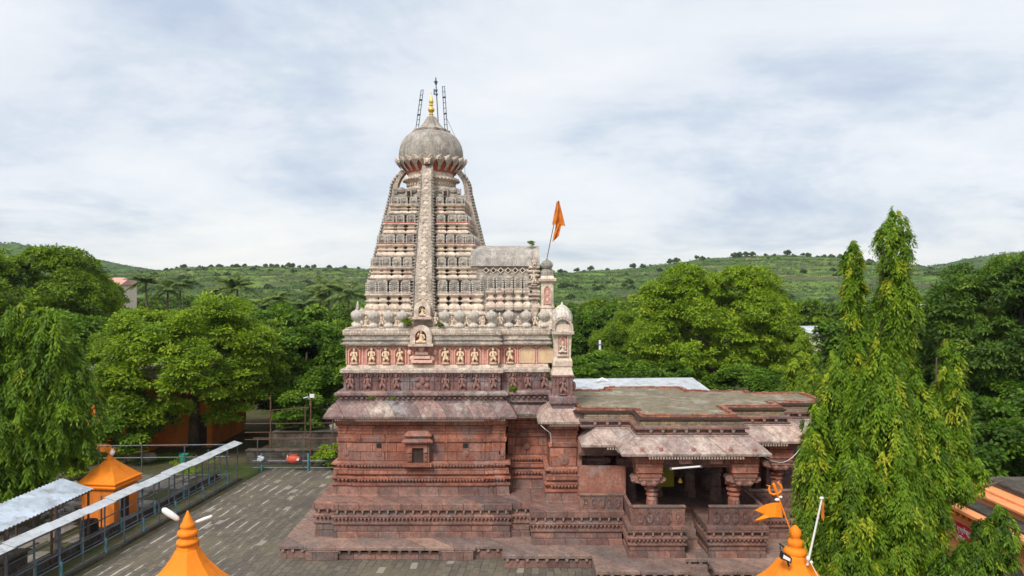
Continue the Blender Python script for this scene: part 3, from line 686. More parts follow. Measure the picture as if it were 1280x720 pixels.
def put_mesh(me, name, parent, loc, sc=1.0, rot=(0, 0, 0)):
    o = bpy.data.objects.new(name, me); COL.objects.link(o); o.parent = parent; o.location = Vector(loc) - ORG[parent.name]
    o.scale = (sc,) * 3 if isinstance(sc, (int, float)) else sc; o.rotation_euler = rot; ORG[o.name] = Vector(loc); return o
bpy.data.objects.remove(LIB)
YF = TY - 3.76
for i, px in enumerate((438, 460, 478, 496, 557, 578, 595, 617, 641, 660, 680)):
    D = YF if px < 620 else YF + .3
    x = (px - 640) * D / F
    put_mesh(figmesh(i % 4, FIGDARK), 'figure', frz, (x, D - .06, 7.1), .92)
ds = MB()
x0 = (528 - 640) * YF / F
for k in range(3): ds.ball((x0 - .2 + .2 * k, YF - .02, 7.3 + .2 * (k % 2)), .13, (1, .6, 1)); ds.ball((x0 - .25 + .25 * k, YF - .02, 7.62), .11, (1, .6, 1))
ds.build('carved_panel', FIGDARK, frz)

# pink frieze with niches
w2 = 3.60
PP = uplan(w2, 1.70)
pk = MB().sweep(PP, [(.03, 8.12), (.03, 8.28), (0, 8.3), (0, 9.26)], top=False).build('pink_frieze', FRIEZE_P, T)
MB().sweep(PP, [(.055, 8.13), (.05, 8.28), (.02, 8.30)], top=False).build('frieze_pale_skirting', CREAM, T)
YP = TY - w2
def ogee(cx, z0, hw, h, n=7, cusp=.0):
    """cusped arch outline in x,z"""
    p = [(cx - hw, z0), (cx + hw, z0), (cx + hw, z0 + h * .62)]
    for k in range(1, n):
        t = k / n; a = t * math.pi / 2
        r = 1 + .10 * abs(math.sin(t * math.pi * 2.0))
        p.append((cx + hw * math.cos(a) * r, z0 + h * .62 + h * .30 * math.sin(a) * r))
    p.append((cx, z0 + h))
    for k in range(n - 1, 0, -1):
        t = k / n; a = t * math.pi / 2; r = 1 + .10 * abs(math.sin(t * math.pi * 2.0))
        p.append((cx - hw * math.cos(a) * r, z0 + h * .62 + h * .30 * math.sin(a) * r))
    p.append((cx - hw, z0 + h * .62)); return p
def ring_frame(cx, z0, hw, h, y0, y1, th):
    a = ogee(cx, z0, hw, h); b = ogee(cx, z0, hw + th, h + th * 1.3); n = len(a); m = MB()
    for i in range(1, n):
        j = (i + 1) % n
        q = [a[i], b[i], b[j], a[j]]
        m.prism(q, y0, y1)
    return m
for i, px in enumerate((443, 465, 482.5, 500.5, 557, 575.5, 593.5, 616.5, 637.5, 659, 682)):
    D = YP if px < 624 else YP + .3
    x = (px - 640) * D / F; blank = px > 650
    hw = .245 if not blank else .34
    z0 = 8.36
    nf = ring_frame(x, z0, hw, .80, D - .06, D + .03, .035).build('niche', PINKPALE, pk)
    nf_b = MB().prism(ogee(x, z0, hw, .80), D - .022, D + .03).build('niche_back', ARCHY if blank else NICHEB, nf)
    if not blank:
        put_mesh(figmesh(10 + i % 5, FIGURE), 'figure', nf, (x, D - .07, z0 + .02), .92 if i % 3 else .88)
        MB().box(x - .17, x + .17, D - .12, D, z0 - .02, z0 + .02).build('niche_ledge', PINKPALE, nf)
# strips of small red-and-white tracery between the niches
st = MB()
for px in (433, 453.5, 473.5, 491.5, 511, 545, 566, 585, 604, 627, 647, 670.5):
    D = YP if px < 624 else YP + .3
    x = (px - 640) * D / F; st.box(x - .018, x + .018, D - .04, D + .02, 8.32, 9.26)
st.build('frieze_strip_row', PINKPALE, pk)
dt = MB()
for px in np.arange(436, 690, 4.4):
    D = YP if px < 624 else YP + .3
    x = (px - 640) * D / F
    for z in (9.12, 9.2): dt.box(x - .03, x + .03, D - .02, D + .01, z, z + .04)
    if int(px) % 3 == 0:
        for z in np.arange(8.5, 9.1, .12): dt.box(x - .025, x + .025, D - .02, D + .01, z, z + .05)
dt.build('tracery_dots', PINKPALE, pk)
hd = MB()
for px in (443, 465, 482.5, 500.5, 557, 575.5, 593.5, 616.5, 637.5, 659, 682):
    D = YP if px < 624 else YP + .3
    if px > 650: continue
    x = (px - 640) * D / F; hd.box(x - .33, x - .26, D - .012, D + .01, 8.4, 9.22); hd.box(x + .26, x + .33, D - .012, D + .01, 8.4, 9.22)
hd.build('red_panel_row', PINKRED, pk)

# cornice under the pots
CP = uplan(3.66, 1.72)
MB().sweep(CP, [(.0, 9.20), (.06, 9.24), (.22, 9.30), (.22, 9.36), (.12, 9.40), (.12, 9.47), (.18, 9.50), (.18, 9.54), (.06, 9.58), (.06, 9.70)], bot=True).build('moulded_cornice', GREY, T)
MB().sweep(CP, [(.06, 9.68), (.08, 9.70), (.14, 9.76), (.14, 9.98), (.05, 10.02), (.05, 10.08), (-.4, 10.1)]).build('carved_parapet', CREAM_C, T)
MB().teeth(CP, .19, 9.30, .035, .075, drop=.05, depth=.04).build('cornice_tooth_row', CREAM, T)
lat = MB()
for x in np.arange(-8.0, 1.7, .135):
    D = TY - 3.66 - .145 if x < TX + 3.66 else TY - 3.36 - .145
    lat.add([(x, D - .02, 9.80), (x + .05, D - .02, 9.87), (x, D - .02, 9.94), (x - .05, D - .02, 9.87), (x, D + .02, 9.80), (x + .05, D + .02, 9.87), (x, D + .02, 9.94), (x - .05, D + .02, 9.87)],
            [(0, 1, 2, 3), (0, 4, 5, 1), (1, 5, 6, 2), (2, 6, 7, 3), (3, 7, 4, 0)])
lat.build('parapet_diamond_row', CREAM, T)

# ribbed pot finials standing on the cornice
def potmesh(tall):
    p = [(.20, 0), (.24, .03), (.26, .10), (.22, .17), (.12, .22), (.11, .28), (.15, .31), (.14, .34), (.22, .40), (.285, .50), (.30, .58), (.27, .68), (.18, .76), (.08, .80), (.07, .84), (.03, .86)]
    if tall: p += [(.06, .90), (.085, .96), (.05, 1.05), (.06, 1.1), (.015, 1.28)]
    g = MB().lathe((0, 0, 0), p, 32, flute=.13, nf=10); me = bpy.data.meshes.new('pot_finial'); me.from_pydata(g.v, [], g.f); me.materials.append(POT); me.shade_smooth(); return me
pm0, pm1 = potmesh(False), potmesh(True)
for i, px in enumerate((447, 467, 486, 503, 556, 574.5, 592, 614, 636, 658, 680)):
    D = TY - 3.5 if px < 624 else TY - 3.25
    put_mesh(pm1 if i == 0 else pm0, 'pot_finial', T, ((px - 640) * D / F, D, 10.08), 1.0)
for k in range(5): put_mesh(pm0, 'pot_finial', T, (TX - 3.5, TY - 2.2 + k * 1.2, 10.08))
for k in range(4): put_mesh(pm0, 'pot_finial', T, (TX + 3.5, TY + 1 + k * .8, 10.08))
for i, px in enumerate((457, 476.5, 495, 544, 565, 583, 603, 625, 647, 669)):
    D = TY - 3.45 if px < 624 else TY - 3.2
    o = put_mesh(figmesh(20 + i % 3, FIGPALE, seated=i % 2 == 0), 'parapet_figure', T, ((px - 640) * D / F, D, 10.1), .8)

# tower tiers
def pier(cx, cy, nx, ny, pw, z0, z1, name, parent, red=False):
    """one moulded pier on a tower face; (nx, ny) points outward"""
    h = z1 - z0; tx, ty = -ny, nx; m, mb_, mt = MB(), MB(), MB(); w_ = pw / 2
    pts = [(cx + tx * u + nx * d, cy + ty * u + ny * d) for u, d in ((-w_, 0), (w_, 0), (w_, -.55), (-w_, -.55))]
    area = sum(pts[i][0] * pts[(i + 1) % 4][1] - pts[(i + 1) % 4][0] * pts[i][1] for i in range(4))
    if area < 0: pts.reverse()
    m.sweep(pts, [(o * 1.0, z0 + t * h) for o, t in ((.03, 0), (.06, .04), (.10, .09), (.09, .16), (.02, .23), (-.03, .24), (-.03, .29), (.06, .31), (.07, .35), (-.02, .38), (-.03, .44), (.03, .47), (.10, .52), (.10, .57), (.0, .585), (.0, .60))])
    mb_.sweep(pts, [(o, z0 + t * h) for o, t in ((.015, .60), (.03, .62), (.03, .70), (.05, .72), (.05, .82), (.03, .84), (.03, .93), (.02, .96), (-.04, 1.0))])
    mb_.add(*_dia(cx + nx * .05, cy + ny * .05, tx, ty, nx, ny, z0 + h * .77, pw * .26, h * .11))
    mr = MB().sweep(pts, [(.02, z0 + .575 * h), (.075, z0 + .585 * h), (.075, z0 + .625 * h), (.02, z0 + .635 * h)], bot=True)
    for sgn in (-1, 1):
        for k in range(5):
            zz_ = z0 + h * (.625 + .064 * k); u = sgn * (pw / 2 + .0)
            px_, py_ = cx + tx * u + nx * .05, cy + ty * u + ny * .05
            mt.box(px_ - .03, px_ + .03, py_ - .03, py_ + .03, zz_, zz_ + h * .034)
    return build_multi(name, [(m, CREAM), (mb_, GREY), (mt, TICK), (mr, REDPLAS if red else CREAM_C)], parent) if name else (m, mb_, mt)
def _dia(x, y, tx, ty, nx, ny, z, a, b):
    q = lambda u, d, zz: (x + tx * u + nx * d, y + ty * u + ny * d, zz)
    return [q(-a, 0, z), q(0, 0, z - b), q(a, 0, z), q(0, 0, z + b), q(0, .06, z)], [(0, 1, 4), (1, 2, 4), (2, 3, 4), (3, 0, 4)]
tiers = [(10.1, 12.38, 2.90, 4), (12.38, 13.52, 2.70, 4), (13.52, 14.68, 2.44, 4), (14.68, 15.70, 2.15, 3), (15.70, 16.62, 1.90, 3)]
for ti, (z0, z1, wt, npi) in enumerate(tiers):
    z0p = 10.85 if ti == 0 else z0; hh = z1 - z0p; q = wt - .5
    body = MB().sweep(rect(TX - q, TX + q, TY - q, TY + q), [(.0, z0 - .1), (.0, z1 - .02), (.04, z1)])
    if ti == 0: body.sweep(rect(TX - wt, TX + wt, TY - wt, TY + wt), [(.08, 10.05), (.08, 10.6), (.16, 10.7), (.12, 10.82), (-.05, 10.86)])
    b = body.build('tower_tier', CREAM, T)
    rb = .62 - ti * .05; rear = [MB(), MB(), MB()]
    for (nx, ny) in ((0, -1), (1, 0), (-1, 0), (0, 1)):
        span = wt - rb; step = span / npi; pw = step * (.70 if npi == 4 else .66)
        for sg in (-1, 1):
            for k in range(npi):
                u = sg * (rb + step * (k + .5) - (.03 if k == npi - 1 else 0)); d = wt + .04 * (npi - 1 - k) - .06
                cx_, cy_ = TX + nx * d + (-ny) * u, TY + ny * d + nx * u
                if ny == 1:
                    for A_, B_ in zip(rear, pier(cx_, cy_, nx, ny, pw, z0p, z1, None, None)): A_.add(B_.v, B_.f)
                else: pier(cx_, cy_, nx, ny, pw, z0p, z1, 'pier', b, ti in (2, 3))
    rr_ = build_multi('rear_pier_row', [(rear[0], CREAM), (rear[1], GREY), (rear[2], TICK)], b); rr_['kind'] = 'stuff'
# bulls and little openings on the top tier
top = MB().sweep(rect(TX - 1.72, TX + 1.72, TY - 1.72, TY + 1.72), [(.05, 16.6), (.05, 16.72), (-.05, 16.76), (-.12, 16.95), (-.4, 17.0)])
for sx_ in (-1, 1):
    for c in (.78, 1.35):
        top.ball((TX + sx_ * c, TY - 1.62, 16.98), .20, (1.3, .8, .85))
    top.box(TX + sx_ * .93 - .16, TX + sx_ * .93 + .16, TY - 1.86, TY - 1.6, 16.62, 17.02)
    top.box(TX + sx_ * 1.62 - .1, TX + sx_ * 1.62 + .1, TY - 1.75, TY - 1.5, 16.8, 17.05)
tp = top.build('top_terrace', GREY, T)
m = MB()
for sx_ in (-1, 1): m.box(TX + sx_ * .93 - .08, TX + sx_ * .93 + .08, TY - 1.88, TY - 1.84, 16.66, 16.92)
m.build('small_opening', DARK, tp)

# neck, petals, dome, finial
neck = MB().lathe((TX, TY, 0), [(1.30, 16.9), (1.30, 17.12), (1.36, 17.17), (1.36, 17.25), (1.22, 17.3), (1.20, 17.58), (1.30, 17.62), (1.48, 17.70), (1.48, 17.78), (1.24, 17.84), (1.22, 18.0), (1.28, 18.15), (1.40, 18.3)], 40)
nk = neck.build('tower_neck', CREAM, T)
m = MB()
for k in range(44):
    a = 2 * math.pi * k / 44; c, s_ = math.cos(a), math.sin(a)
    m.add([(TX + c * 1.31 - s_ * .06, TY + s_ * 1.31 + c * .06, 17.38), (TX + c * 1.31 + s_ * .06, TY + s_ * 1.31 - c * .06, 17.38), (TX + c * 1.31, TY + s_ * 1.31, 17.56), (TX + c * 1.18, TY + s_ * 1.18, 17.46)], [(0, 1, 2), (1, 0, 3), (2, 1, 3), (0, 2, 3)])
    m.ball((TX + c * 1.49, TY + s_ * 1.49, 17.68), .05, n=5, m=3)
m.build('neck_bead_row', CREAM, nk)
lot = MB(); NP = 24
for k in range(NP):
    a0 = 2 * math.pi * (k + .5) / NP; hw = math.pi / NP
    def pol(r, z, da): return (TX + r * math.cos(a0 + da), TY + r * math.sin(a0 + da), z)
    V = [pol(1.40, 18.10, -hw * .40), pol(1.40, 18.10, hw * .40), pol(1.66, 18.38, -hw * .42), pol(1.66, 18.38, hw * .42), pol(1.78, 18.54, -hw * .9), pol(1.78, 18.54, hw * .9), pol(1.96, 18.84, 0), pol(1.78, 18.62, -hw), pol(1.78, 18.62, hw), pol(1.70, 18.76, -hw), pol(1.70, 18.76, hw), pol(1.87, 18.62, 0)]
    lot.add(V, [(0, 1, 3, 2), (2, 3, 11), (2, 11, 4), (3, 5, 11), (4, 11, 6), (11, 5, 6), (4, 6, 7), (6, 5, 8), (7, 6, 9), (6, 8, 10), (6, 10, 9)])
lt = lot.build('lotus_petal_ring', CREAM_C, T)
m = MB().lathe((TX, TY, 0), [(1.30, 18.05), (1.36, 18.15), (1.54, 18.38), (1.70, 18.58), (1.72, 18.68), (1.5, 18.72)], 56)
m.build('lotus_underside', REDPLAS, lt)
dm = MB().lathe((TX, TY, 0), [(1.60, 18.62), (1.66, 18.75), (1.70, 18.95), (1.71, 19.12), (1.69, 19.3), (1.63, 19.55), (1.52, 19.8), (1.36, 20.02), (1.12, 20.20), (.95, 20.27), (.5, 20.3)], 64).build('dome', DOME, T, smooth=True)
cp = MB().lathe((TX, TY, 0), [(.80, 20.25), (1.0, 20.27), (1.03, 20.38), (.98, 20.42), (.84, 20.45), (.66, 20.56), (.50, 20.72), (.37, 20.92), (.27, 21.1), (.12, 21.22)], 60, flute=.16, nf=10).build('dome_cap', DOME, T)
MB().lathe((TX, TY, 21.12), [(.16, 0), (.17, .05), (.08, .10), (.08, .14), (.13, .17), (.07, .22), (.09, .26), (.175, .36), (.175, .46), (.08, .56), (.06, .62), (.14, .66), (.06, .70), (.10, .76), (.13, .86), (.08, .96), (.05, 1.1), (.01, 1.36)], 16).build('gilded_finial', GOLD, T, smooth=True)

# carved ribbons running up the middle of each tower face
def outer(z): 
    if z < 12.4: return 3.30
    if z < 17.2: return 3.30 - (z - 12.4) * .2458
    t = (z - 17.2) / 1.05; return 2.12 - .50 * t ** 1.6 + .05 * math.sin(t * math.pi)
for (nx, ny) in ((0, -1), (1, 0), (-1, 0), (0, 1)):
    tx, ty = -ny, nx; m = MB(); orn = MB(); edg = MB()
    zs = [10.4 + k * .3 for k in range(23)] + [17.25, 17.45, 17.65, 17.85, 18.05, 18.25]
    vs = []; fs = []
    for k, z in enumerate(zs):
        hwid = .56 - (z - 10.4) / 7.9 * .29; o_ = outer(z)
        dp = .75 if z < 16.8 else .36
        for u, d in ((-hwid, o_ - dp), (-hwid, o_ - .03), (-hwid * .78, o_), (hwid * .78, o_), (hwid, o_ - .03), (hwid, o_ - dp)):
            vs.append((TX + nx * d + tx * u, TY + ny * d + ty * u, z))
    for k in range(len(zs) - 1):
        for i in range(6):
            j = (i + 1) % 6; fs.append((k * 6 + i, k * 6 + j, (k + 1) * 6 + j, (k + 1) * 6 + i))
    fs.append(tuple(range(6))); fs.append(tuple(range((len(zs) - 1) * 6, len(zs) * 6)))
    m.add(vs, fs)
    def P3(u, d, z): return (TX + nx * d + tx * u, TY + ny * d + ty * u, z)
    z = 10.9; q = 0
    while z < 18.1:
        hwid = .56 - (z - 10.4) / 7.9 * .29; o_ = outer(z); s_ = .13 if q % 2 else .09; o2 = outer(z + s_); o1 = outer(z - s_)
        for (c, r_) in (((0, .21),) if q % 2 == 0 else ((-.17, .085), (.17, .085))):
            c *= hwid / .56; r_ *= hwid / .56
            orn.add([P3(c, outer(z - r_) + .01, z - r_), P3(c + r_, o_ + .01, z), P3(c, outer(z + r_) + .01, z + r_), P3(c - r_, o_ + .01, z), P3(c, o_ + .06, z)], [(0, 1, 4), (1, 2, 4), (2, 3, 4), (3, 0, 4)])
        z += .19; q += 1
    z = 10.6
    while z < 18.15:
        hwid = .56 - (z - 10.4) / 7.9 * .29; o_ = outer(z) - .02
        for sg in (-1, 1):
            u = sg * (hwid + .04); edg.add([P3(u - sg * .10, o_ - .12, z), P3(u - sg * .10, o_ + .09, z), P3(u + sg * .10, o_ + .02, z - .10), P3(u - sg * .10, o_ - .12, z - .125), P3(u - sg * .10, o_ + .09, z - .125)],
                                            [(0, 1, 2), (1, 4, 2), (4, 3, 2), (3, 0, 2)])
        z += .155
    r_ = m.build('carved_ribbon', CREAM_C, T); orn.build('diamond_boss_row', CREAM, r_); edg.build('leaf_edge', GREY, r_)
# lion head where the front ribbon meets the petals
m = MB().ball((TX, TY - 1.80, 18.46), .16, (1.1, .7, 1.0)); m.ball((TX, TY - 1.95, 18.40), .06, (1.5, 1, .8))
for sg in (-1, 1): m.ball((TX + sg * .15, TY - 1.80, 18.58), .06); m.ball((TX + sg * .07, TY - 1.92, 18.50), .035); m.ball((TX + sg * .10, TY - 1.88, 18.34), .05)
m.build('carved_face', FIGPALE, T)

# two arched niches at the foot of the front ribbon
def hood(cx, y, z0, hw, h, th, dep, mat, parent, mback, back, fig=True, fs=.9, fm=None):
    m = MB()
    def arc(r, n=14): return [(cx + r * math.cos(math.pi * (1 - k / n)), z0 + h + r * math.sin(math.pi * (1 - k / n)) * 1.05) for k in range(n + 1)]
    a, b = arc(hw), arc(hw + th)
    for i in range(len(a) - 1): m.prism([a[i], b[i], b[i + 1], a[i + 1]], y - dep, y)
    m.box(cx - hw - th, cx - hw, y - dep, y, z0, z0 + h); m.box(cx + hw, cx + hw + th, y - dep, y, z0, z0 + h)
    m.box(cx - hw - th * 1.3, cx + hw + th * 1.3, y - dep - .06, y, z0 - .12, z0)
    n_ = m.build('arched_niche', mat, parent)
    MB().prism([(cx + hw, z0), ] + list(reversed(a)) + [(cx - hw, z0)], y - .05, y - .001).build('niche_back', back, n_)
    if fig: put_mesh(figmesh(30, fm or FIGURE, True), 'figure', n_, (cx, y - dep * .6, z0 + .02), fs)
    return n_
hood(TX, 33.15, 10.62, .17, .34, .22, .42, CREAM, T, None, FIGDARK, fs=.85)
hood(TX, 32.58, 9.36, .27, .34, .24, .30, CREAM, T, None, REDPLAS, fs=1.0)
m = MB()
for k in range(3): m.box(TX - .5 + .1 * k, TX + .5 - .1 * k, 32.62 - .03 * k, 32.95, 8.42 + .2 * k, 8.56 + .2 * k); 
for sg in (-1, 1): m.ball((TX + sg * .48, 32.8, 8.62), .13, (1, .6, 1)); m.ball((TX + sg * .62, 32.85, 8.9), .1, (1, .6, 1.4))
m.ball((TX, 32.7, 9.08), .13, (1.1, .8, 1.1)); m.build('niche_pedestal', PINKPALE, T)

# ante-room vault beside the tower
VX0, VX1, VY0, VY1 = -1.75, 1.25, 33.75, 39.25
v = MB().sweep(rect(VX0, VX1, VY0, VY1), [(0, 10.0), (0, 12.72), (-.02, 12.75), (-.02, 13.1)], top=False).build('anteroom_tower', GREY, T)
m = MB(); yc = (VY0 + VY1) / 2
pr_ = [(VY0 - .10, 13.08), (VY0 + .02, 13.5), (VY0 + .32, 13.9), (VY0 + .8, 14.12), (yc, 14.25), (VY1 - .8, 14.12), (VY1 - .3, 13.9), (VY1, 13.5), (VY1 + .1, 13.08)]
n = len(pr_); m.add([(VX0 - .3, y, z) for y, z in pr_] + [(VX1 - .28, y, z) for y, z in pr_], [tuple(reversed(range(n))), tuple(range(n, 2 * n))] + [(i, i + n, (i + 1) % n + n, (i + 1) % n) for i in range(n)])
m.build('vault_roof', SLABTOP, v)
m = MB()
n = len(pr_); m.add([(VX1 - .28, y, z + (.02 if 0 < i < n - 1 else 0)) for i, (y, z) in enumerate(pr_)] + [(VX1 + .12, y, z) for y, z in pr_], [tuple(reversed(range(n))), tuple(range(n, 2 * n))] + [(i, i + n, (i + 1) % n + n, (i + 1) % n) for i in range(n)])
m.build('vault_gable', GREY, v)
m = MB(); dk = MB()
for k in range(7):
    x = -1.28 + k * .36
    for z in (12.87,):
        q = .16; m.prism([(x - q, z), (x, z - q), (x + q, z), (x, z + q)], VY0 - .05, VY0)
        q = .105; dk.prism([(x - q, z), (x, z - q), (x + q, z), (x, z + q)], VY0 - .055, VY0)
m.build('diamond_lattice_row', CREAM, v); dk.build('diamond_lattice_holes', DARK, v)
for x in (-1.05, -.60, -.15, .30, .75, 1.13): pier(x, VY0 - .10, 0, -1, .30, 10.9, 12.6, 'anteroom_pier', v)
for y in (34.2, 34.8, 35.4, 36.0): pier(VX1 + .04, y, 1, 0, .35, 10.9, 12.6, 'anteroom_pier', v)
gm_ = MB()
for k, z in enumerate((12.95, 12.75, 12.55, 12.2, 12.0, 11.6, 11.4)): gm_.sweep(rect(.86 - .04 * (k % 2), 1.32 + .03 * (k % 2), VY0 - .22, VY0 + .3), [(0, z), (.05, z + .04), (.05, z + .08), (0, z + .13)], bot=True)
gm_.sweep(rect(.92, 1.26, VY0 - .18, VY0 + .3), [(0, 10.6), (0, 13.0)])
gm_.build('corner_pier', CREAM_C, v)
put_mesh(figmesh(3, FIGPALE), 'figure', v, (1.09, VY0 - .26, 12.15), .8); put_mesh(figmesh(1, FIGPALE), 'figure', v, (1.09, VY0 - .26, 13.05), .55)

# slender corner shrine rising from the parapet, with its pot top
SX, SY = 1.72, 33.6
s = MB().sweep(rect(SX - .33, SX + .33, SY - .33, SY + .33), [(.12, 10.0), (.12, 10.3), (.02, 10.5), (.06, 10.6), (.06, 10.7), (0, 10.75), (0, 11.0), (.04, 11.04), (.0, 11.1), (-.03, 11.2), (-.03, 12.25), (.05, 12.3), (.1, 12.34), (.12, 12.45), (.0, 12.5), (-.02, 12.6)])
sh = s.build('corner_turret', CREAM, T)
MB().lathe((SX, SY, 12.55), [(.30, 0), (.33, .1), (.32, .25), (.20, .35), (.18, .4), (.26, .45), (.30, .55), (.28, .68), (.18, .78), (.08, .82), (.03, .9)], 24, flute=.08, nf=12).build('turret_dome', DOME, sh)
m = MB(); m.prism(ogee(SX, 11.2, .16, .95), SY - .345, SY - .30); m.build('blind_arch', FRIEZE_P, sh)
m = ring_frame(SX, 11.2, .16, .92, SY - .38, SY - .30, .04); m.ball((SX, SY - .33, 11.75), .09, (.8, .6, 1.5)); m.ball((SX, SY - .33, 11.4), .08, (.8, .6, 1.3)); m.build('arch_moulding', CREAM, sh)

# larger turret on the pier beside the eave
SX, SY = 2.33, 31.75
MB().sweep(rect(1.70, 3.02, 31.42, 33.0), eaveprof(5.84, 6.52, .52), bot=True).build('pier_eave', EAVE_PALE, T)
MB().teeth(rect(1.70, 3.02, 31.42, 33.0), .50, 5.82, .06, .10, drop=.10, depth=.06).build('eave_tooth_row', TICKD, T)
s = MB().sweep(rect(SX - .50, SX + .50, SY - .40, SY + .6), [(.0, 6.4), (.0, 6.62), (.1, 6.72), (.12, 6.85), (.12, 6.98), (.0, 7.06), (-.02, 7.1), (-.02, 7.88), (.04, 7.9), (.04, 7.98), (-.06, 8.0)])
tb = s.build('turret_base', FRIEZE_D, T)
m = MB().teeth(rect(SX - .50, SX + .50, SY - .40, SY + .6), .10, 6.82, .10, .2, drop=.12, depth=.08); m.teeth(rect(SX - .5, SX + .5, SY - .40, SY + .6), .02, 7.86, .05, .11, drop=.08, depth=.05)
for x in (-.42, -.25, .2, .38): m.box(SX + x, SX + x + .06, SY - .43, SY - .38, 7.1, 7.78)
for sg in (-1, 1): m.ball((SX + sg * .52, SY - .1, 7.45), .12, (1, 1, 1.9))
m.build('turret_base_carving', FIGDARK, tb)
put_mesh(figmesh(2, FIGDARK), 'figure', tb, (SX, SY - .44, 7.1), .9)
s = MB().sweep(rect(SX - .42, SX + .42, SY - .34, SY + .5), [(.06, 7.96), (.08, 8.0), (.0, 8.3), (.0, 8.36), (.03, 8.4), (.02, 8.66), (-.04, 8.8), (-.03, 9.3), (.02, 10.0), (.03, 10.3), (-.1, 10.35)])
tu = s.build('turret', FIGPALE, T)
m = MB()
for x in np.arange(-.38, .39, .095): m.box(SX + x - .03, SX + x + .03, SY - .385, SY - .33, 8.42, 8.62)
m.build('turret_rib_row', CREAM, tu)
m = ring_frame(SX, 8.95, .20, 1.1, SY - .40, SY - .3, .05); m.box(SX - .26, SX + .26, SY - .4, SY - .3, 8.86, 8.95); m.build('arch_moulding', CREAM, tu)
MB().prism(ogee(SX, 8.95, .20, 1.08), SY - .345, SY - .3).build('blind_arch', FRIEZE_P, tu)
m = ring_frame(SX, 9.0, .11, .8, SY - .385, SY - .33, .03); m.build('inner_arch_moulding', CREAM, tu)
put_mesh(figmesh(30, FIGPALE, True), 'figure', tu, (SX, SY - .38, 9.02), .75)
hood(SX, SY - .2, 10.0, .36, .18, .12, .28, CREAM_C, tu, None, FIGPALE, fig=False)
MB().lathe((SX, SY + .1, 10.25), [(.42, 0), (.46, .1), (.50, .28), (.50, .42), (.44, .62), (.32, .80), (.18, .92), (.06, .97), (.05, 1.05), (.01, 1.1)], 36, flute=.12, nf=14).build('turret_dome', POT, tu, smooth=False)

# ------------------------------------------------------------------ the hall and porch
HR = [(3.05, 31.0), (5.65, 31.0), (5.65, 29.35), (9.65, 29.35), (9.65, 31.7), (12.4, 31.7), (12.4, 33.0), (15.1, 33.0), (15.1, 35.6), (12.4, 35.6), (12.4, 36.4), (9.3, 36.4), (9.3, 37.7), (5.2, 37.7), (5.2, 36.6), (3.05, 36.6)]
HE = [(4.15, 31.0)] + HR[1:-1] + [(4.15, 36.6)]; HC = [(3.45, 31.0)] + HR[1:-1] + [(3.45, 36.6)]
MB().sweep(HE, [(-.1, 4.86), (.95, 4.98), (1.10, 5.02), (1.12, 5.12), (1.03, 5.20), (.93, 5.30), (.78, 5.42), (.60, 5.56), (.45, 5.70), (.40, 5.74), (.3, 5.76)], bot=True).build('hall_eave', EAVE_PALE, T)
MB().teeth(HE, 1.08, 5.0, .06, .115, drop=.10, depth=.06).build('eave_tooth_row', TICKB, T)
MB().sweep(HC, [(.34, 5.70), (.34, 5.76), (.40, 5.78), (.40, 5.82), (.28, 5.84), (.28, 5.98), (.42, 6.0), (.42, 6.08), (.30, 6.12), (.2, 6.12)]).build('hall_cornice', PLINTH, T)
MB().teeth(HC, .40, 6.0, .16, .46, drop=.14, depth=.10, point=.4).build('cornice_drop_row', TICKD, T)
MB().sweep(HC, [(.18, 6.10), (.18, 6.30), (.2, 6.32), (.2, 6.36), (.1, 6.37)]).build('brick_band', BRICKY, T)
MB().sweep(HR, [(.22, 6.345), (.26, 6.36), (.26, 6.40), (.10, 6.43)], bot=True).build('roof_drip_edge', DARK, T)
MB().sweep(HR, [(.10, 6.42), (.12, 6.44), (.12, 6.52), (-.14, 6.54), (-.16, 6.44)], top=False).build('roof_brick_rim', BRICKR, T)
MB().sweep(HR, [(-.1, 6.42), (-.12, 6.47)]).build('flat_roof', ROOF, T)
rd = random.Random(12); bk_ = MB()
for i in range(len(HR)):
    a, b = Vector(HR[i]), Vector(HR[(i + 1) % len(HR)]); d = b - a; L = d.length; d /= L; nr = Vector((d.y, -d.x)); s_ = .05
    while s_ < L - .2:
        w_ = rd.uniform(.2, .34)
        if rd.random() < .84:
            c = a + d * (s_ + w_ / 2) + nr * rd.uniform(-.05, .0); h_ = rd.uniform(.0, .05); hx, hy = abs(d.x) * w_ / 2 * .95 + abs(nr.x) * .11, abs(d.y) * w_ / 2 * .95 + abs(nr.y) * .11
            bk_.box(c.x - hx, c.x + hx, c.y - hy, c.y + hy, 6.50, 6.545 + h_)
        s_ += w_
bk_.build('loose_rim_bricks', BRICKR, T)
# eave bosses on the porch eave
for x in (5.4, 6.2, 7.55, 9.1, 10.1): MB().ball((x, 28.4, 5.22), .11, (1, .7, 1.4)).build('eave_boss', TOOTHRED, T)
# beams under the eaves
def beam(x0, y0, x1, y1, z0, z1, w_):
    m = MB()
    if abs(x1 - x0) > abs(y1 - y0): m.box(min(x0, x1), max(x0, x1), y0 - w_, y0 + w_, z0, z1)
    else: m.box(x0 - w_, x0 + w_, min(y0, y1), max(y0, y1), z0, z1)
    m.build('beam', PLINTH, T)
beam(5.2, 29.1, 10.2, 29.1, 4.42, 4.93, .22); beam(5.45, 29.34, 5.45, 36, 4.42, 4.925, .22); beam(9.95, 29.34, 9.95, 36, 4.42, 4.925, .22)
beam(3.0, 31.1, 5.2, 31.1, 4.42, 4.93, .2); beam(10.2, 31.7, 13.0, 31.7, 4.42, 4.93, .22); beam(13.0, 33, 15.4, 33, 4.42, 4.93, .2)
for x in (7.0, 8.3): MB().box(x, x + .5, 28.5, 28.88, 4.66, 4.93, .04, .0).build('beam_end', TOOTHRED, T)
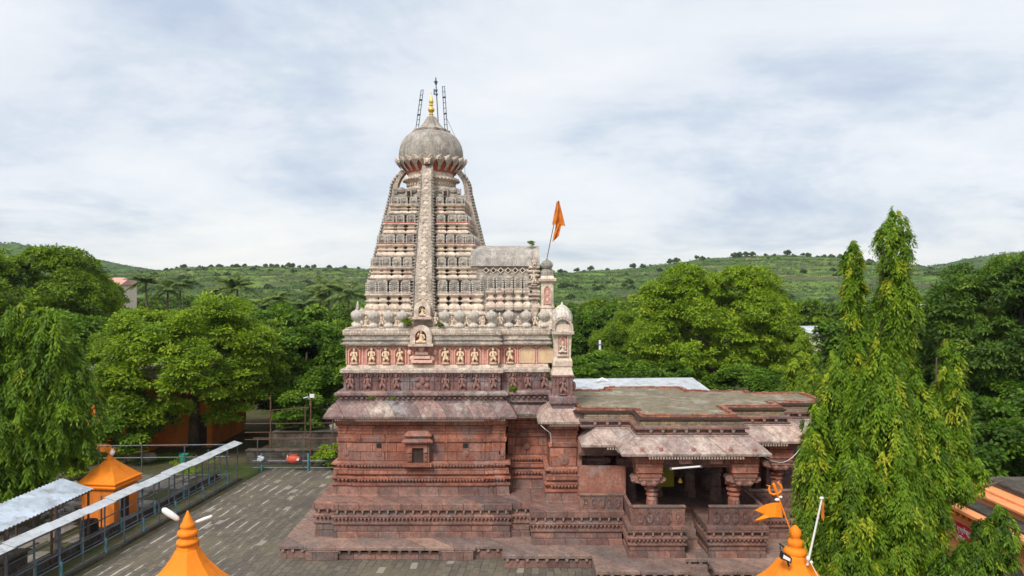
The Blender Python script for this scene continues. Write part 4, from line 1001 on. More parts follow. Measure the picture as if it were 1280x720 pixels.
def column(name, x, y, zb, blockx=0.0, blk=True):
    c = MB().lathe((x, y, 0), [(.30, zb), (.30, zb + .3), (.25, zb + .34), (.25, 2.9), (.21, 3.12), (.27, 3.16), (.27, 3.22), (.21, 3.26), (.21, 3.32), (.32, 3.38), (.32, 3.46), (.22, 3.50), (.26, 3.56), (.37, 3.62), (.37, 3.70)], 12)
    o = c.build(name, RED if blk else PLINTH, T)
    b = MB(); bx = x + blockx
    b.box(bx - .32, bx + .32, y - .50, y + .34, 3.68, 3.86, .10, .04)
    for sg in (-1, 1):
        b.prism([(bx + sg * .3, 3.72), (bx + sg * .58, 3.78), (bx + sg * .74, 3.93), (bx + sg * .62, 4.05), (bx + sg * .3, 4.05)][::1 if sg < 0 else -1], y - .42, y + .12)
        b.ball((bx + sg * .62, y - .3, 3.86), .14, (1, 1.2, .8), 8, 4)
        b.ball((bx + sg * .22, y - .52, 3.78), .12, (1, .8, 1), 8, 4)
    b.box(bx - .44, bx + .44, y - .56, y + .38, 3.9, 4.04)
    b.build('capital', TOOTHRED, o)
    if blk:
        k = MB().box(bx - .50, bx + .50, y - .60, y + .34, 4.04, 4.90, .10, .03)
        for z in (4.24, 4.52): k.box(bx - .56, bx + .56, y - .655, y + .38, z, z + .025)
        k.build('beam_end_block', RED, o)
    else: MB().box(x - .4, x + .4, y - .4, y + .4, 4.0, 4.6).build('beam_end_block', PLINTH, o)
    return o
column('porch_column', 6.0, 29.25, 1.95, -.22); column('porch_column', 9.50, 29.25, 1.95, .30)
column('porch_column', 11.55 + .75, 31.75, 1.95, 0); column('porch_column', 15.0, 33.1, 1.95, 0)
for (x, y) in ((5.6, 32.2), (9.6, 32.2), (7.0, 33.0), (8.6, 33.0), (5.8, 34.5), (9.8, 34.4), (11.6, 34), (3.9, 32.4)): column('inner_column', x, y, 1.95, blk=False)
# ceiling and inner walls that keep the hall dark
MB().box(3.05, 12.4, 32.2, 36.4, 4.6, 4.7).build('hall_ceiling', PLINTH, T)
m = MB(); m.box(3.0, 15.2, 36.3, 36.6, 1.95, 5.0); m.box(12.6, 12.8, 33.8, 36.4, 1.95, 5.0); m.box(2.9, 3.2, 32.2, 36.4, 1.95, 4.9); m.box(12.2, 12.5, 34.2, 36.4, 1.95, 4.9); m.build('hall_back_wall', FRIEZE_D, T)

# seat-back parapets with medallions
def parapet(x0, x1, y, z0, z1, n, lean=.10, side=None):
    m = MB()
    if side is None:
        m.add([(x0, y, z0), (x1, y, z0), (x1, y + .2, z0), (x0, y + .2, z0), (x0, y - lean, z1), (x1, y - lean, z1), (x1, y + .06, z1), (x0, y + .06, z1)],
              [(0, 3, 2, 1), (4, 5, 6, 7), (0, 1, 5, 4), (1, 2, 6, 5), (2, 3, 7, 6), (3, 0, 4, 7)])
    else:
        x, ya, yb, sg = side; l = lean * sg
        m.add([(x, ya, z0), (x, yb, z0), (x + .16 * -sg, yb, z0), (x + .16 * -sg, ya, z0), (x + l, ya, z1), (x + l, yb, z1), (x + l - .14 * sg, yb, z1), (x + l - .14 * sg, ya, z1)],
              [(0, 1, 2, 3), (4, 7, 6, 5), (0, 4, 5, 1), (1, 5, 6, 2), (2, 6, 7, 3), (3, 7, 4, 0)])
    o = m.build('parapet', PLINTH, T)
    if side is None:
        d = MB(); e = MB(); step = (x1 - x0 - .2) / n; zc = (z0 + z1) / 2 - .02; sl = -lean * .5
        for k in range(n):
            cx = x0 + .1 + step * (k + .5); rr = min(step * .40, .2); rz = (z1 - z0) * .36
            for (r1, r0, mm, yy) in ((1.0, .72, d, -.035), (.5, 0, d, -.04)):
                if r0:
                    for q in range(12):
                        a, b = 2 * math.pi * q / 12, 2 * math.pi * (q + 1) / 12
                        vs = [(cx + rr * r_ * math.cos(t), y + sl + yy_ - (math.sin(t) * rz * r_) * lean / (z1 - z0), zc + rz * r_ * math.sin(t)) for yy_ in (yy, .05) for (r_, t) in ((r0, a), (r1, a), (r1, b), (r0, b))]
                        mm.add(vs, [(0, 1, 2, 3), (0, 4, 5, 1), (1, 5, 6, 2), (2, 6, 7, 3), (3, 7, 4, 0)])
                else:
                    mm.tube([(cx, y + sl + .02, zc), (cx, y + sl + yy, zc)], rr * .42, 8)
                    for t in (.9, -.9): mm.tube([(cx, y + sl + .02, zc + rz * .5 * t), (cx, y + sl + yy, zc + rz * .5 * t)], rr * .22, 6)
            e.prism([(cx + rr * .78 * math.cos(2 * math.pi * q / 12), zc + rz * .78 * math.sin(2 * math.pi * q / 12)) for q in range(12)], y + sl - .012, y + sl + .05)
        d.build('medallion_row', PLINTH, o); e.build('medallion_ground', FRIEZE_D, o)
        MB().box(x0 - .02, x1 + .02, y - lean - .03, y + .08, z1, z1 + .05).build('parapet_coping', SLAB, o)
    return o
parapet(5.12, 7.30, 28.86, 1.95, 2.76, 5); parapet(8.33, 10.55, 28.86, 1.95, 2.76, 5)
parapet(0, 0, 0, 1.95, 2.76, 0, side=(5.06, 28.9, 31.3, -1)); parapet(0, 0, 0, 1.95, 2.76, 0, side=(10.62, 28.9, 31.3, 1))
parapet(3.03, 4.95, 30.42, 2.12, 2.78, 5, lean=.06); parapet(10.8, 13.4, 31.15, 1.95, 2.76, 6)
# tall smooth red panel between pier and porch
m = MB(); m.box(3.02, 5.12, 30.72, 30.9, 2.75, 3.98, 0.0, -.0); m.build('smooth_red_panel', REDSM, T)
m = MB(); m.box(3.0, 3.2, 31.2, 33.6, 2.1, 5.0); m.build('side_wall', RED, T)
# things hanging in the porch
tl = thing('tube_light', 'white tube light hung crookedly under the porch beam', 'light', (7.4, 28.6, 4.5))
MB().tube([(6.62, 28.42, 4.47), (7.85, 28.42, 4.57)], .042, 8).build('tube', WHITE, tl)
m = MB(); m.tube([(7.2, 28.42, 4.5), (7.2, 28.55, 4.95)], .012, 4); m.box(6.56, 6.64, 28.37, 28.47, 4.42, 4.52); m.box(7.83, 7.91, 28.37, 28.47, 4.52, 4.62); m.build('end_holder', PIPE, tl)
bl = thing('hanging_bell', 'small brass bell hanging in the dark porch doorway', 'bell', (7.45, 30.2, 3.4))
MB().lathe((7.45, 30.2, 3.40), [(.11, 0), (.10, .03), (.07, .10), (.06, .16), (.02, .2)], 14).build('bell_body', GOLD, bl)
MB().tube([(7.45, 30.2, 3.6), (7.45, 30.2, 4.6)], .012, 5).build('chain', RUST, bl)
m = MB()
for k in range(8): m.box(6.62 + .09 * k, 6.71 + .09 * k, 30.9 + .03 * (k % 2), 30.96 + .03 * (k % 2), 3.0, 4.05)
tag(m.build('cloth_hanging', CLOTHY), 'yellow green cloth hung behind the left porch column', 'cloth')
# loose cable between the eaves
m = MB(); m.tube([(1.3, 30.85, 5.8), (1.5, 30.82, 5.62), (1.75, 31.0, 5.4), (1.80, 31.2, 4.9)], .014, 5)
tag(m.build('loose_cable', WHITE), 'pale loose cable drooping from the eave beside the pier', 'cable')
m = MB(); pts = [(10.5 + .3 * k, 28.3 + .28 * k, 4.98 - .5 * math.sin(k / 9 * math.pi)) for k in range(10)]; m.tube(pts, .014, 5); m.tube([(10.3, 28.6, 4.9), (10.1, 28.8, 4.5), (9.9, 28.82, 4.25)], .014, 5)
tag(m.build('sagging_cable', WHITE), 'pale cable sagging from the right corner of the porch eave', 'cable')

# masts on the dome, flag on the turret
def mast(x0, z0, x1, z1, lab, dy=0.0, lattice=True, y=36.45):
    t = thing('mast', lab, 'mast', (x0, y, z0), 'masts on the dome')
    a, b = Vector((x0, y, z0)), Vector((x1, y + dy, z1)); m = MB(); r = MB()
    if lattice:
        for dx in (-.07, .07): m.tube([a + Vector((dx, 0, 0)), b + Vector((dx * .8, 0, 0))], .022, 5)
        n = 8
        for k in range(n + 1):
            p = a.lerp(b, k / n); r.tube([p - Vector((.09, 0, 0)), p + Vector((.09, 0, 0.04))], .016 if k not in (3, 6) else .05, 4)
    else:
        m.tube([a, b], .03, 6)
        for f_ in (.72, .8, .95): p = a.lerp(b, f_); r.ball(p, .075, (1, 1, 1.2), 6, 4)
        p = b; r.lathe(p, [(.13, -.06), (.05, 0), (.02, .2)], 6)
        r.box(p.x - .12, p.x - .05, p.y - .04, p.y + .04, p.z - .75, p.z - .45)
    m.build('pole', STEEL, t); r.build('rung_set', STEEL, t)
mast(-5.08, 20.44, -4.80, 22.55, 'leaning ladder-like mast left of the gold finial'); mast(-3.97, 20.6, -4.12, 23.2, 'tall single mast with pointed tip behind the gold finial', y=36.9, lattice=False)
mast(-3.52, 20.42, -3.66, 22.75, 'lattice mast right of the gold finial')
m = MB(); m.tube([(-3.55, 36.5, 21.2), (-3.0, 36.3, 20.0), (-2.5, 35.9, 18.5), (-2.35, 35.3, 16.6)], .012, 4)
tag(m.build('earthing_wire', STEEL), 'thin wire running down from the masts past the dome', 'wire')
fl = thing('flag', 'faded orange flag on a leaning pole above the corner turret', 'flag', (1.70, 33.6, 13.4))
MB().tube([(1.70, 33.6, 13.35), (2.30, 33.6, 16.3)], .022, 6).build('pole', RUST, fl)
def cloth(pts, y, name, mat, parent, amp=.06, nx=8, nz=10):
    """pts = four corners (x,z): top-left, top-right, bottom-right, bottom-left; rippled sheet with thickness"""
    m = MB(); vs = []; fs = []
    for side in (0, .012):
        for j in range(nz + 1):
            for i in range(nx + 1):
                u, v_ = i / nx, j / nz
                x = (pts[0][0] * (1 - u) + pts[1][0] * u) * (1 - v_) + (pts[3][0] * (1 - u) + pts[2][0] * u) * v_
                z = (pts[0][1] * (1 - u) + pts[1][1] * u) * (1 - v_) + (pts[3][1] * (1 - u) + pts[2][1] * u) * v_
                vs.append((x, y + side + amp * math.sin(u * 9 + v_ * 3) * (.3 + v_), z))
    q = (nx + 1) * (nz + 1)
    for j in range(nz):
        for i in range(nx):
            a = j * (nx + 1) + i; f_ = (a, a + 1, a + nx + 2, a + nx + 1); fs += [f_[::-1], tuple(k + q for k in f_)]
    m.add(vs, fs); return m.build(name, mat, parent)
cloth([(2.20, 16.25), (2.32, 16.3), (2.62, 15.05), (1.97, 15.12)], 33.6, 'flag_cloth', CLOTH2, fl, .09)
cloth([(2.18, 15.2), (2.45, 15.15), (2.30, 14.55), (1.98, 14.25)], 33.62, 'flag_tail', CLOTH2, fl, .07)
# ------------------------------------------------------------------ courtyard fittings
CA = R(-5.6)     # courtyard axis: things on the left follow it
def cdir(t, off=0.0, z=0.0, x0=-18.45, y0=29.2):
    """t metres along the queue fence from its near end, off metres to its left"""
    c, s = math.cos(CA), math.sin(CA)
    return Vector((x0 - s * t - c * off, y0 + c * t - s * off * -1 * -1, z))
QF = []
def fence_run(name, label, off, t0, t1, group):
    t = thing(name, label, 'railing', tuple(cdir(t0, off)), group)
    rails = ((.16, .035), (.62, .028), (1.10, .028))
    for k, tt in enumerate(np.arange(t0, t1 + .1, 1.33)):
        p = cdir(tt, off); rr = .034
        MB().tube([p, p + Vector((0, 0, 2.22))], rr, 6).build('post', PIPE, t)
        if k % 2 == 0: MB().tube([p + Vector((.06, 0, 0)), p + Vector((.06, 0, .75))], .04, 6).build('post_foot', TEAL, t)
    for z, rr in rails:
        MB().tube([cdir(t0, off, z), cdir(t1, off, z)], rr, 6).build('rail', PIPE, t)
    return t
fence_run('queue_railing', 'grey pipe queue railing on the courtyard side under the tin strip', 0.0, -6.5, 13.4, None)
fence_run('queue_railing', 'second grey queue railing behind the first, nearer the orange shrine', 1.15, -6.5, 13.4, None)
fence_run('queue_railing', 'third grey queue railing beside the shed with the tin roof', 2.3, -6.5, 1.8, None)
tr = thing('tin_strip_roof', 'long narrow pale tin strip roof over the queue railing', 'roof', tuple(cdir(-7, .2, 2.22)))
rd = random.Random(4); m = MB(); tt = -7.0
while tt < 13.9:
    L = rd.uniform(1.6, 2.2); dz = rd.uniform(-.03, .03); w_ = rd.uniform(.34, .44)
    a, b = cdir(tt, -.12, 2.24 + dz), cdir(min(tt + L + .1, 13.9), -.12, 2.24 + dz); c, d = cdir(min(tt + L + .1, 13.9), w_, 2.38 + dz), cdir(tt, w_, 2.38 + dz)
    up = Vector((0, 0, .012)); m.add([a, b, c, d, a + up, b + up, c + up, d + up], [(3, 2, 1, 0), (4, 5, 6, 7), (0, 1, 5, 4), (1, 2, 6, 5), (2, 3, 7, 6), (3, 0, 4, 7)]); tt += L
m.build('tin_sheet', TINL, tr)
m = MB()
for tt in np.arange(-6, 13.6, 1.33): m.tube([cdir(tt, 0, 2.2), cdir(tt, .6, 2.3)], .02, 5)
m.build('bracket_row', PIPE, tr)
m = MB(); a, b, c, d = [cdir(t, o) for t, o in ((-7, -.25), (13.6, -.25), (13.6, -.05), (-7, -.05))]
m.add([a, b, c, d] + [v + Vector((0, 0, .10)) for v in (a, b, c, d)], [(0, 1, 5, 4), (4, 5, 6, 7), (2, 3, 7, 6), (1, 2, 6, 5), (3, 0, 4, 7)])
kb = m.build('courtyard_kerb', WALLST); tag(kb, kind='structure')
m = MB(); a, b, c, d = [cdir(t, o) for t, o in ((-7, 1.3), (13.6, 1.3), (13.6, 1.75), (-7, 1.75))]
m.add([a, b, c, d] + [v + Vector((0, 0, .38)) for v in (a, b, c, d)], [(0, 1, 5, 4), (4, 5, 6, 7), (2, 3, 7, 6), (1, 2, 6, 5), (3, 0, 4, 7)])
tag(m.build('low_stone_wall', WALLST), 'low dark stone wall running behind the queue railings', 'wall')

# orange shrine at the far side of the queue
SHR = thing('orange_shrine', 'small orange shrine with pyramid roof behind the queue railing', 'shrine', (-20.75, 35.2, 0), rotz=R(-6))
b = MB().sweep(rect(-1.05, 1.05, -1.05, 1.05), [(.03, 0), (.03, .15), (0, .17), (0, 2.0)], top=True).build('body', ORANGE_W, SHR)
r = MB().sweep(rect(-1.05, 1.05, -1.05, 1.05), [(.0, 1.98), (.16, 2.03), (.20, 2.12), (.13, 2.17), (.13, 2.24), (.20, 2.27), (.20, 2.33), (.08, 2.40), (-.25, 2.72), (-.6, 3.08), (-.86, 3.36), (-.90, 3.40)], bot=True).build('roof', ORANGE, SHR)
MB().lathe((0, 0, 3.34), [(.2, 0), (.24, .06), (.16, .12), (.18, .2), (.10, .27), (.09, .34), (.16, .38), (.19, .46), (.10, .56), (.07, .62), (.04, .72), (.01, .84)], 16).build('finial', ORANGE, SHR, smooth=True)
SHR.scale = (.86, .86, .94)
MB().box(1.0, 1.056, -.45, .25, .15, 1.75).build('doorway', DARK, SHR)
MB().box(.55, .75, -1.06, -1.0, 1.35, 1.6).build('small_vent', DARK, SHR)
bb = MB(); bb.ball((-20.5, 35.0, 3.55), .12, (1, 1, 1.15)); bb.lathe((-20.5, 35.0, 3.64), [(.07, 0), (.06, .1)], 8)
tag(bb.build('bulb_lamp', WHITE), 'white round lamp beside the finial of the small orange shrine', 'lamp')

# corrugated tin roof shed at the left
def corrug(name, a, b, c, d, mat, parent, n=40, amp=.025):
    """sheet from edge a-b (near eave) to d-c, ribs running from a-b to d-c"""
    a, b, c, d = map(Vector, (a, b, c, d)); nr = (b - a).cross(d - a).normalized(); 
    if nr.z < 0: nr = -nr
    vs = []; fs = []
    for k in range(n * 4 + 1):
        u = k / (n * 4); o = nr * (amp * math.sin(k / 4 * 2 * math.pi)); vs += [a.lerp(b, u) + o, d.lerp(c, u) + o]
    for k in range(n * 4): i = 2 * k; fs.append((i, i + 2, i + 3, i + 1))
    K = len(vs); vs += [v - nr * .012 for v in vs]; fs += [tuple(reversed([i + K for i in f])) for f in fs]
    return MB().add(vs, fs).build(name, mat, parent)
SHD = thing('tin_roof_shed', 'open shed with a rippled tin roof under the weeping tree', 'shed', (-21.0, 28.0, 0))
corrug('tin_roof', (-19.75, 23.6, 2.62), (-19.55, 31.9, 2.62), (-21.3, 32.3, 3.0), (-21.4, 23.6, 3.0), TINW, SHD, 38, .03)
for (x, y, z) in ((-19.8, 24, 2.6), (-19.75, 26.6, 2.6), (-19.7, 29.2, 2.6), (-19.68, 31.7, 2.6), (-21.2, 26.6, 2.95), (-21.2, 29.2, 2.95), (-21.2, 31.7, 2.95)):
    MB().tube([(x, y, 0), (x, y, z - .06)], .05, 6).build('post', RUST, SHD)
MB().tube([(-19.78, 23.7, 2.56), (-19.6, 31.8, 2.56)], .04, 6).build('eave_beam', RUST, SHD)
m = MB(); m.box(-21.2, -20.3, 27.2, 28.6, 0, 1.0); m.box(-21.3, -20.2, 27.1, 28.7, 1.0, 1.06)
tag(m.build('stone_counter', WALLST), 'dark stone counter under the rippled tin roof', 'counter')
dr = thing('black_drum', 'black plastic water drum under the edge of the tin roof', 'drum', (-20.2, 32.6, 0))
MB().lathe((-20.2, 32.6, 0), [(.38, 0), (.40, .1), (.40, .42), (.42, .45), (.40, .48), (.40, .8), (.36, .9)], 20).build('drum', BLACK, dr)
MB().lathe((-20.2, 32.6, .9), [(.2, 0), (.2, .05), (.1, .06)], 14).build('lid', BLACK, dr)

# back fence of the courtyard
bf = thing('back_railing', 'low pipe railing along the far edge of the courtyard', 'railing', (-16.9, 44.8, 0))
for z, r_ in ((.20, .05), (.64, .06), (1.45, .02), (2.14, .035)): MB().tube([(-17.0, 44.8, z), (-6.2, 44.8, z)], r_, 6).build('rail', PIPE if z < 1 else RUST, bf)
for x in (-16.7, -13.7, -11.0 , -8.2): MB().tube([(x, 44.8, 0), (x, 44.8, 2.16)], .035, 6).build('post', PIPE, bf)
for x in (-16.4, -13.35, -9.3, -8.9): MB().tube([(x, 44.7, 0), (x, 44.7, 1.15)], .055, 6).build('painted_post', TEAL, bf)
pt = thing('painted_pot', 'red painted round pot with white marks on the far railing', 'pot', (-14.3, 44.65, .72))
MB().lathe((-14.3, 44.62, .56), [(.10, 0), (.31, .09), (.39, .22), (.37, .36), (.2, .46), (.18, .5), (.22, .52)], 20, 1.2, .6).build('body', REDP, pt)
m = MB(); m.box(-13.98, -13.84, 44.30, 44.36, .8, .92); m.box(-14.62, -14.56, 44.34, 44.38, 1.02, 1.12); m.build('white_mark', WHITE, pt)
bd = MB()
for k in range(14): bd.ball((-16.55 + .09 * (k % 4) + .05 * (k // 7), 44.5, .75 + .06 * (k // 3)), .09, n=6, m=4)
tag(bd.build('white_bundle', TIN), 'pale plastic bundle tied to the corner post of the far railing', 'bundle')
for i, (y0, y1, z1, x0, x1) in enumerate(((46.2, 46.7, .95, -18, -5.5), (48.6, 49.1, 1.7, -17, -4.5), (51.5, 52.1, 2.7, -18, -3))):  # walls and copings in dark stone, tree shade painted into their colour
    m = MB(); m.box(x0, x1, y0, y1, 0, z1); w_ = m.build('stone_wall', WALLST)
    tag(w_, ('lowest dark stone wall right behind the far courtyard railing', 'middle dark stone wall of the stepped bank behind the railing', 'upper dark stone wall at the foot of the dark round tree')[i], 'wall')
    m = MB(); m.box(x0 - .05, x1 + .05, y0 - .06, y1 + .06, z1, z1 + .08); m.build('coping', WALLST, w_)
for i, (y0, y1, z) in enumerate(((46.7, 48.6, .8), (49.1, 51.5, 1.55), (52.1, 58, 2.3))):
    m = MB(); m.box(-17.5, -4.4, y0, y1, 0, z); tag(m.build('bank', BANKM), kind='structure')
m = MB(); m.tube([(-13.3, 50.0, 1.65), (-10.1, 51.0, 2.65)], .34, 10); tag(m.build('stone_drain_pipe', COPING), 'thick slanting grey stone pipe on the bank behind the railing', 'pipe')
m = MB()
for (x, z) in ((-16.7, 4.6), (-14.3, 3.9), (-12.4, 3.3)): m.tube([(x, 47.2, .8), (x, 47.2, z)], .05, 5)
for z in (1.5, 2.0, 2.6): m.tube([(-18.5, 47.25, z), (-12.4, 47.25, z + .05)], .035, 5)
m.tube([(-17.2, 47.2, 3.5), (-14.0, 47.2, 3.75)], .03, 5)
tag(m.build('rusty_pipe_frame', RUST), 'rusty pipe frame standing on the bank behind the railing', 'frame')
lp = thing('lamp_post', 'thin lamp post with floodlight in front of the dark round tree', 'lamp post', (-13.55, 45.6, 0))
MB().tube([(-13.6, 46.0, 0), (-13.55, 46.0, 4.7)], .05, 7).build('pole', RUST, lp)
MB().box(-13.6, -13.3, 45.85, 46.0, 4.62, 4.86).build('floodlight', WHITE, lp)
MB().tube([(-13.55, 46, 4.45), (-13.75, 45.9, 4.66), (-14.0, 45.8, 4.6)], [.03, .05, .06], 6).build('lamp_arm', TIN, lp)

# orange house behind the neem tree
OH = thing('orange_house', 'long orange house half hidden behind the left trees', 'house', (-28, 50, 0))
MB().box(-38, -26.6, 50, 58, 0, 5.4).build('left_wall', ORANGE_W, OH)
MB().box(-26.6, -22.6, 51.4, 58, 0, 5.2).build('right_wall', ORANGE_W, OH)
MB().box(-38.3, -22.4, 49.8, 58.2, 5.4, 5.65).build('roof_slab', COPING, OH)
wd = MB().box(-30.5, -29.5, 49.93, 50.0, 2.5, 3.9).build('window', RUST, OH)
m = MB(); [m.box(-30.4 + .2 * k, -30.36 + .2 * k, 49.88, 49.93, 2.5, 3.9) for k in range(5)]; m.build('window_bars', BLACK, wd)
MB().box(-23.9, -23.0, 51.3, 51.4, .1, 2.4).build('door', DARK, OH)
MB().box(-26.1, -25.2, 51.3, 51.4, 1.8, 3.2).build('window', DARK, OH)
st_ = thing('stair', 'steep stair with rusty handrail against the orange house', 'stair', (-31.5, 48.5, 0))
m = MB(); [m.box(-33.2 + .3 * k, -32.9 + .3 * k, 48.6, 49.7, 0, 2.3 - .27 * k) for k in range(8)]; m.build('step_flight', COPING, st_)
m = MB(); m.tube([(-33.2, 48.55, 3.3), (-30.6, 48.55, 1.0)], .035, 5); m.tube([(-33.2, 48.55, 2.9), (-30.6, 48.55, .6)], .025, 5)
for k in range(4): m.tube([(-33.1 + .8 * k, 48.55, 2.2 - .7 * k), (-33.1 + .8 * k, 48.55, 3.2 - .7 * k)], .03, 5)
m.build('handrail', RUST, st_)
m = MB(); m.lathe((-25.2, 47.3, 0), [(.40, 0), (.5, .2), (.46, .42), (.25, .58)], 12, 1.2, .9, flute=.12, nf=3)
tag(m.build('boulder', BOULDER, smooth=True), 'rounded pale boulder on the grass behind the orange shrine', 'boulder')
m = MB(); m.lathe((-26.3, 47.4, 0), [(.35, 0), (.42, .2), (.3, .4)], 10, 1.1, .9, flute=.15, nf=3)
tag(m.build('boulder', BOULDER, smooth=True), 'smaller darker boulder left of the rounded pale boulder', 'boulder')
bk = thing('green_bucket', 'green plastic bucket standing on the dirt beyond the tin strip roof', 'bucket', (-22.6, 47.0, 0))
MB().lathe((-22.6, 47.0, 0), [(.20, 0), (.29, .5), (.31, .52), (.31, .56), (.26, .56), (.2, .4)], 20).build('body', GREENP, bk)
MB().tube([(-22.89, 47.0, .5), (-22.8, 46.9, .66), (-22.6, 46.85, .7), (-22.4, 46.9, .66), (-22.31, 47.0, .5)], .015, 5).build('handle', BLACK, bk)
m = MB()
for (a, b_) in (((-27, 44.5, .9), (-18.6, 44.9, .9)), ((-27, 44.5, 1.7), (-18.6, 44.9, 1.7)), ((-24, 42.5, .3), (-17.6, 42.7, .3))): m.tube([a, b_], .04, 5)
for x in (-27, -24.2, -21.4, -18.6): m.tube([(x, 44.6, 0), (x, 44.6, 1.8)], .04, 5)
tag(m.build('pipe_fence', PIPE), 'low pipe fence on the dirt in front of the orange house', 'fence')
rb_ = MB(); rd = random.Random(8)
for k in range(150):
    x, y = rd.gauss(-24.3, 1.1), rd.gauss(38.2, 1.3); s_ = rd.uniform(.08, .30)
    rb_.lathe((x, y, rd.uniform(0, .35)), [(s_, 0), (s_ * .9, s_ * .5), (s_ * .4, s_ * .8)], 5, rd.uniform(.7, 1.3), 1)
tag(rb_.build('rubble_heap', RUBBLE), 'heap of pale rubble behind the small orange shrine', 'rubble', kind='stuff')
sl = MB(); rd = random.Random(5)
for k in range(60):
    x, y = rd.uniform(-24.5, -20.3), rd.uniform(28, 43.5); a = CA; w_, l_ = rd.uniform(.3, .6), rd.uniform(.4, .9)
    if -22 < x < -19.3 and 33.9 < y < 36.6: continue
    c_, s_ = math.cos(a), math.sin(a)
    q = [(x + c_ * u - s_ * v_, y + s_ * u + c_ * v_) for u, v_ in ((-w_, -l_), (w_, -l_), (w_, l_), (-w_, l_))]
    h_ = .02 + .002 * k; sl.add([(p[0], p[1], h_) for p in q] + [(p[0], p[1], 0) for p in q], [(0, 1, 2, 3), (0, 4, 5, 1), (1, 5, 6, 2), (2, 6, 7, 3), (3, 7, 4, 0)])
tag(sl.build('stone_path', COPING), kind='structure')

# near shrine tops
def shrine_top(name, label, cx, cy, zt, half, group=None):
    t = thing(name, label, 'shrine', (cx, cy, 0)); z0 = zt - 2.75
    MB().box(cx - half * .92, cx + half * .92, cy - half * .92, cy + half * .92, 0, z0 - .33).build('body', ORANGE_W, t)
    oc = [(cx + half * 1.04 * math.cos(R(22.5 + 45 * k)), cy + half * 1.04 * math.sin(R(22.5 + 45 * k))) for k in range(8)]
    MB().sweep(oc, [(0, z0 - .35), (.10, z0 - .3), (.10, z0 - .15), (.0, z0 - .1), (.0, z0 - .02), (-half * .24, z0 + .34), (-half * .42, z0 + .68), (-half * .60, z0 + 1.05), (-half * .70, z0 + 1.32), (-half * .765, z0 + 1.54), (-half * .78, z0 + 1.55), (-half * .80, z0 + 1.70), (-half * .84, z0 + 1.78)], bot=True).build('roof', ORANGE, t)
    return t, z0
t, z0 = shrine_top('near_orange_shrine', 'orange shrine roof with stacked finial at the bottom left', -10.6, 22.3, 4.68, 1.75)
MB().lathe((-10.6, 22.3, z0 + 1.74), [(.36, 0), (.33, .10), (.22, .17), (.22, .22), (.30, .27), (.325, .34), (.29, .42), (.19, .46), (.20, .52), (.24, .56), (.20, .64), (.16, .70), (.13, .80), (.06, .95), (.015, 1.06)], 24).build('finial', ORANGE, t, smooth=True)
def lampd(name, lab, p0, p1, hd, r_=.10):
    l = thing(name, lab, 'lamp', p0); p0, p1, hd = Vector(p0), Vector(p1), Vector(hd)
    MB().tube([p0, p1], .022, 6).build('arm', PIPE, l)
    d = hd - p1; MB().tube([p1, p1 + d * .12, p1 + d * .5, p1 + d * .9, hd], [r_ * .35, r_ * .8, r_, r_ * .85, r_ * .3], 10).build('lamp_head', WHITE, l, smooth=True); return l
lampd('street_light', 'white oval street light left of the near finial', (-10.95, 22.35, 2.9), (-10.88, 22.3, 4.42), (-11.38, 22.2, 4.82), .105)
lampd('street_light', 'slimmer blue white street light right of the near finial', (-10.2, 22.5, 2.9), (-10.5, 22.5, 4.25), (-9.92, 22.6, 4.45), .06)

t, z0 = shrine_top('flagged_orange_shrine', 'orange shrine roof with round finial, trident and flag at the bottom', 9.0, 21.8, 4.52, 2.25)
MB().lathe((9.05, 21.8, z0 + 1.72), [(.31, 0), (.34, .04), (.35, .12), (.30, .20), (.19, .24), (.21, .28), (.235, .38), (.21, .48), (.14, .52), (.15, .56), (.19, .67), (.17, .78), (.09, .88), (.02, .94)], 24).build('finial', ORANGE, t, smooth=True)
tri = thing('trident', 'orange trident on a leaning pole with a two-tailed flag', 'trident', (8.75, 21.6, 3.9))
A, B = Vector((8.85, 21.55, 4.2)), Vector((8.36, 21.5, 5.50))
MB().tube([A, B], .024, 6).build('pole', SAFFRON, tri)
m = MB(); d = (B - A).normalized(); sd = Vector((d.z, 0, -d.x))
def loc(u, v_): return B + sd * u + d * v_
m.tube([loc(0, -.02), loc(0, .34), loc(0, .40)], [.035, .05, .01], 6)
for sg in (-1, 1): m.tube([loc(0, .02), loc(sg * .12, .04), loc(sg * .20, .13), loc(sg * .19, .25), loc(sg * .14, .33), loc(sg * .22, .40)], [.03, .035, .035, .035, .03, .008], 6)
m.build('prong_head', SAFFRON, tri)
m = MB(); m.ball(loc(-.06, -.16), .06, (1.4, .8, .8)); m.ball(loc(.07, -.12), .05, (1.2, .8, .8)); m.build('white_knot', WHITE, tri)
fg = MB(); vs = []; top_ = [(0, 0), (-.25, -.02), (-.5, -.13), (-.78, -.28)]; 
N_ = 10
def fy(u): return 21.5 + .07 * math.sin(u * 8)
up = [(0, 0), (-.15, .02), (-.3, .0), (-.45, -.07), (-.6, -.16), (-.80, -.24)]; lo = [(.10, -.50), (-.02, -.46), (-.2, -.44), (-.36, -.46), (-.5, -.40), (-.47, -.36)]
P0 = A.lerp(B, .80)
for side in (0, .012):
    for (a_, b_) in zip(up, lo):
        vs += [(P0.x + a_[0], fy(a_[0]) + side, P0.z + a_[1]), (P0.x + b_[0], fy(b_[0]) + side, P0.z + b_[1])]
fs = []
for k in range(5): i = 2 * k; fs += [(i, i + 1, i + 3, i + 2), (i + 14, i + 15, i + 13, i + 12)]
fg.add(vs, fs)
q = [(-.36, -.46), (-.50, -.40), (-.82, -.56), (-.62, -.62)]; fg.add([(P0.x + a_, fy(a_) + sd_, P0.z + b_) for sd_ in (0, .012) for a_, b_ in q], [(0, 1, 2, 3), (7, 6, 5, 4)])
fg.build('two_tailed_flag', SAFFRON, tri)
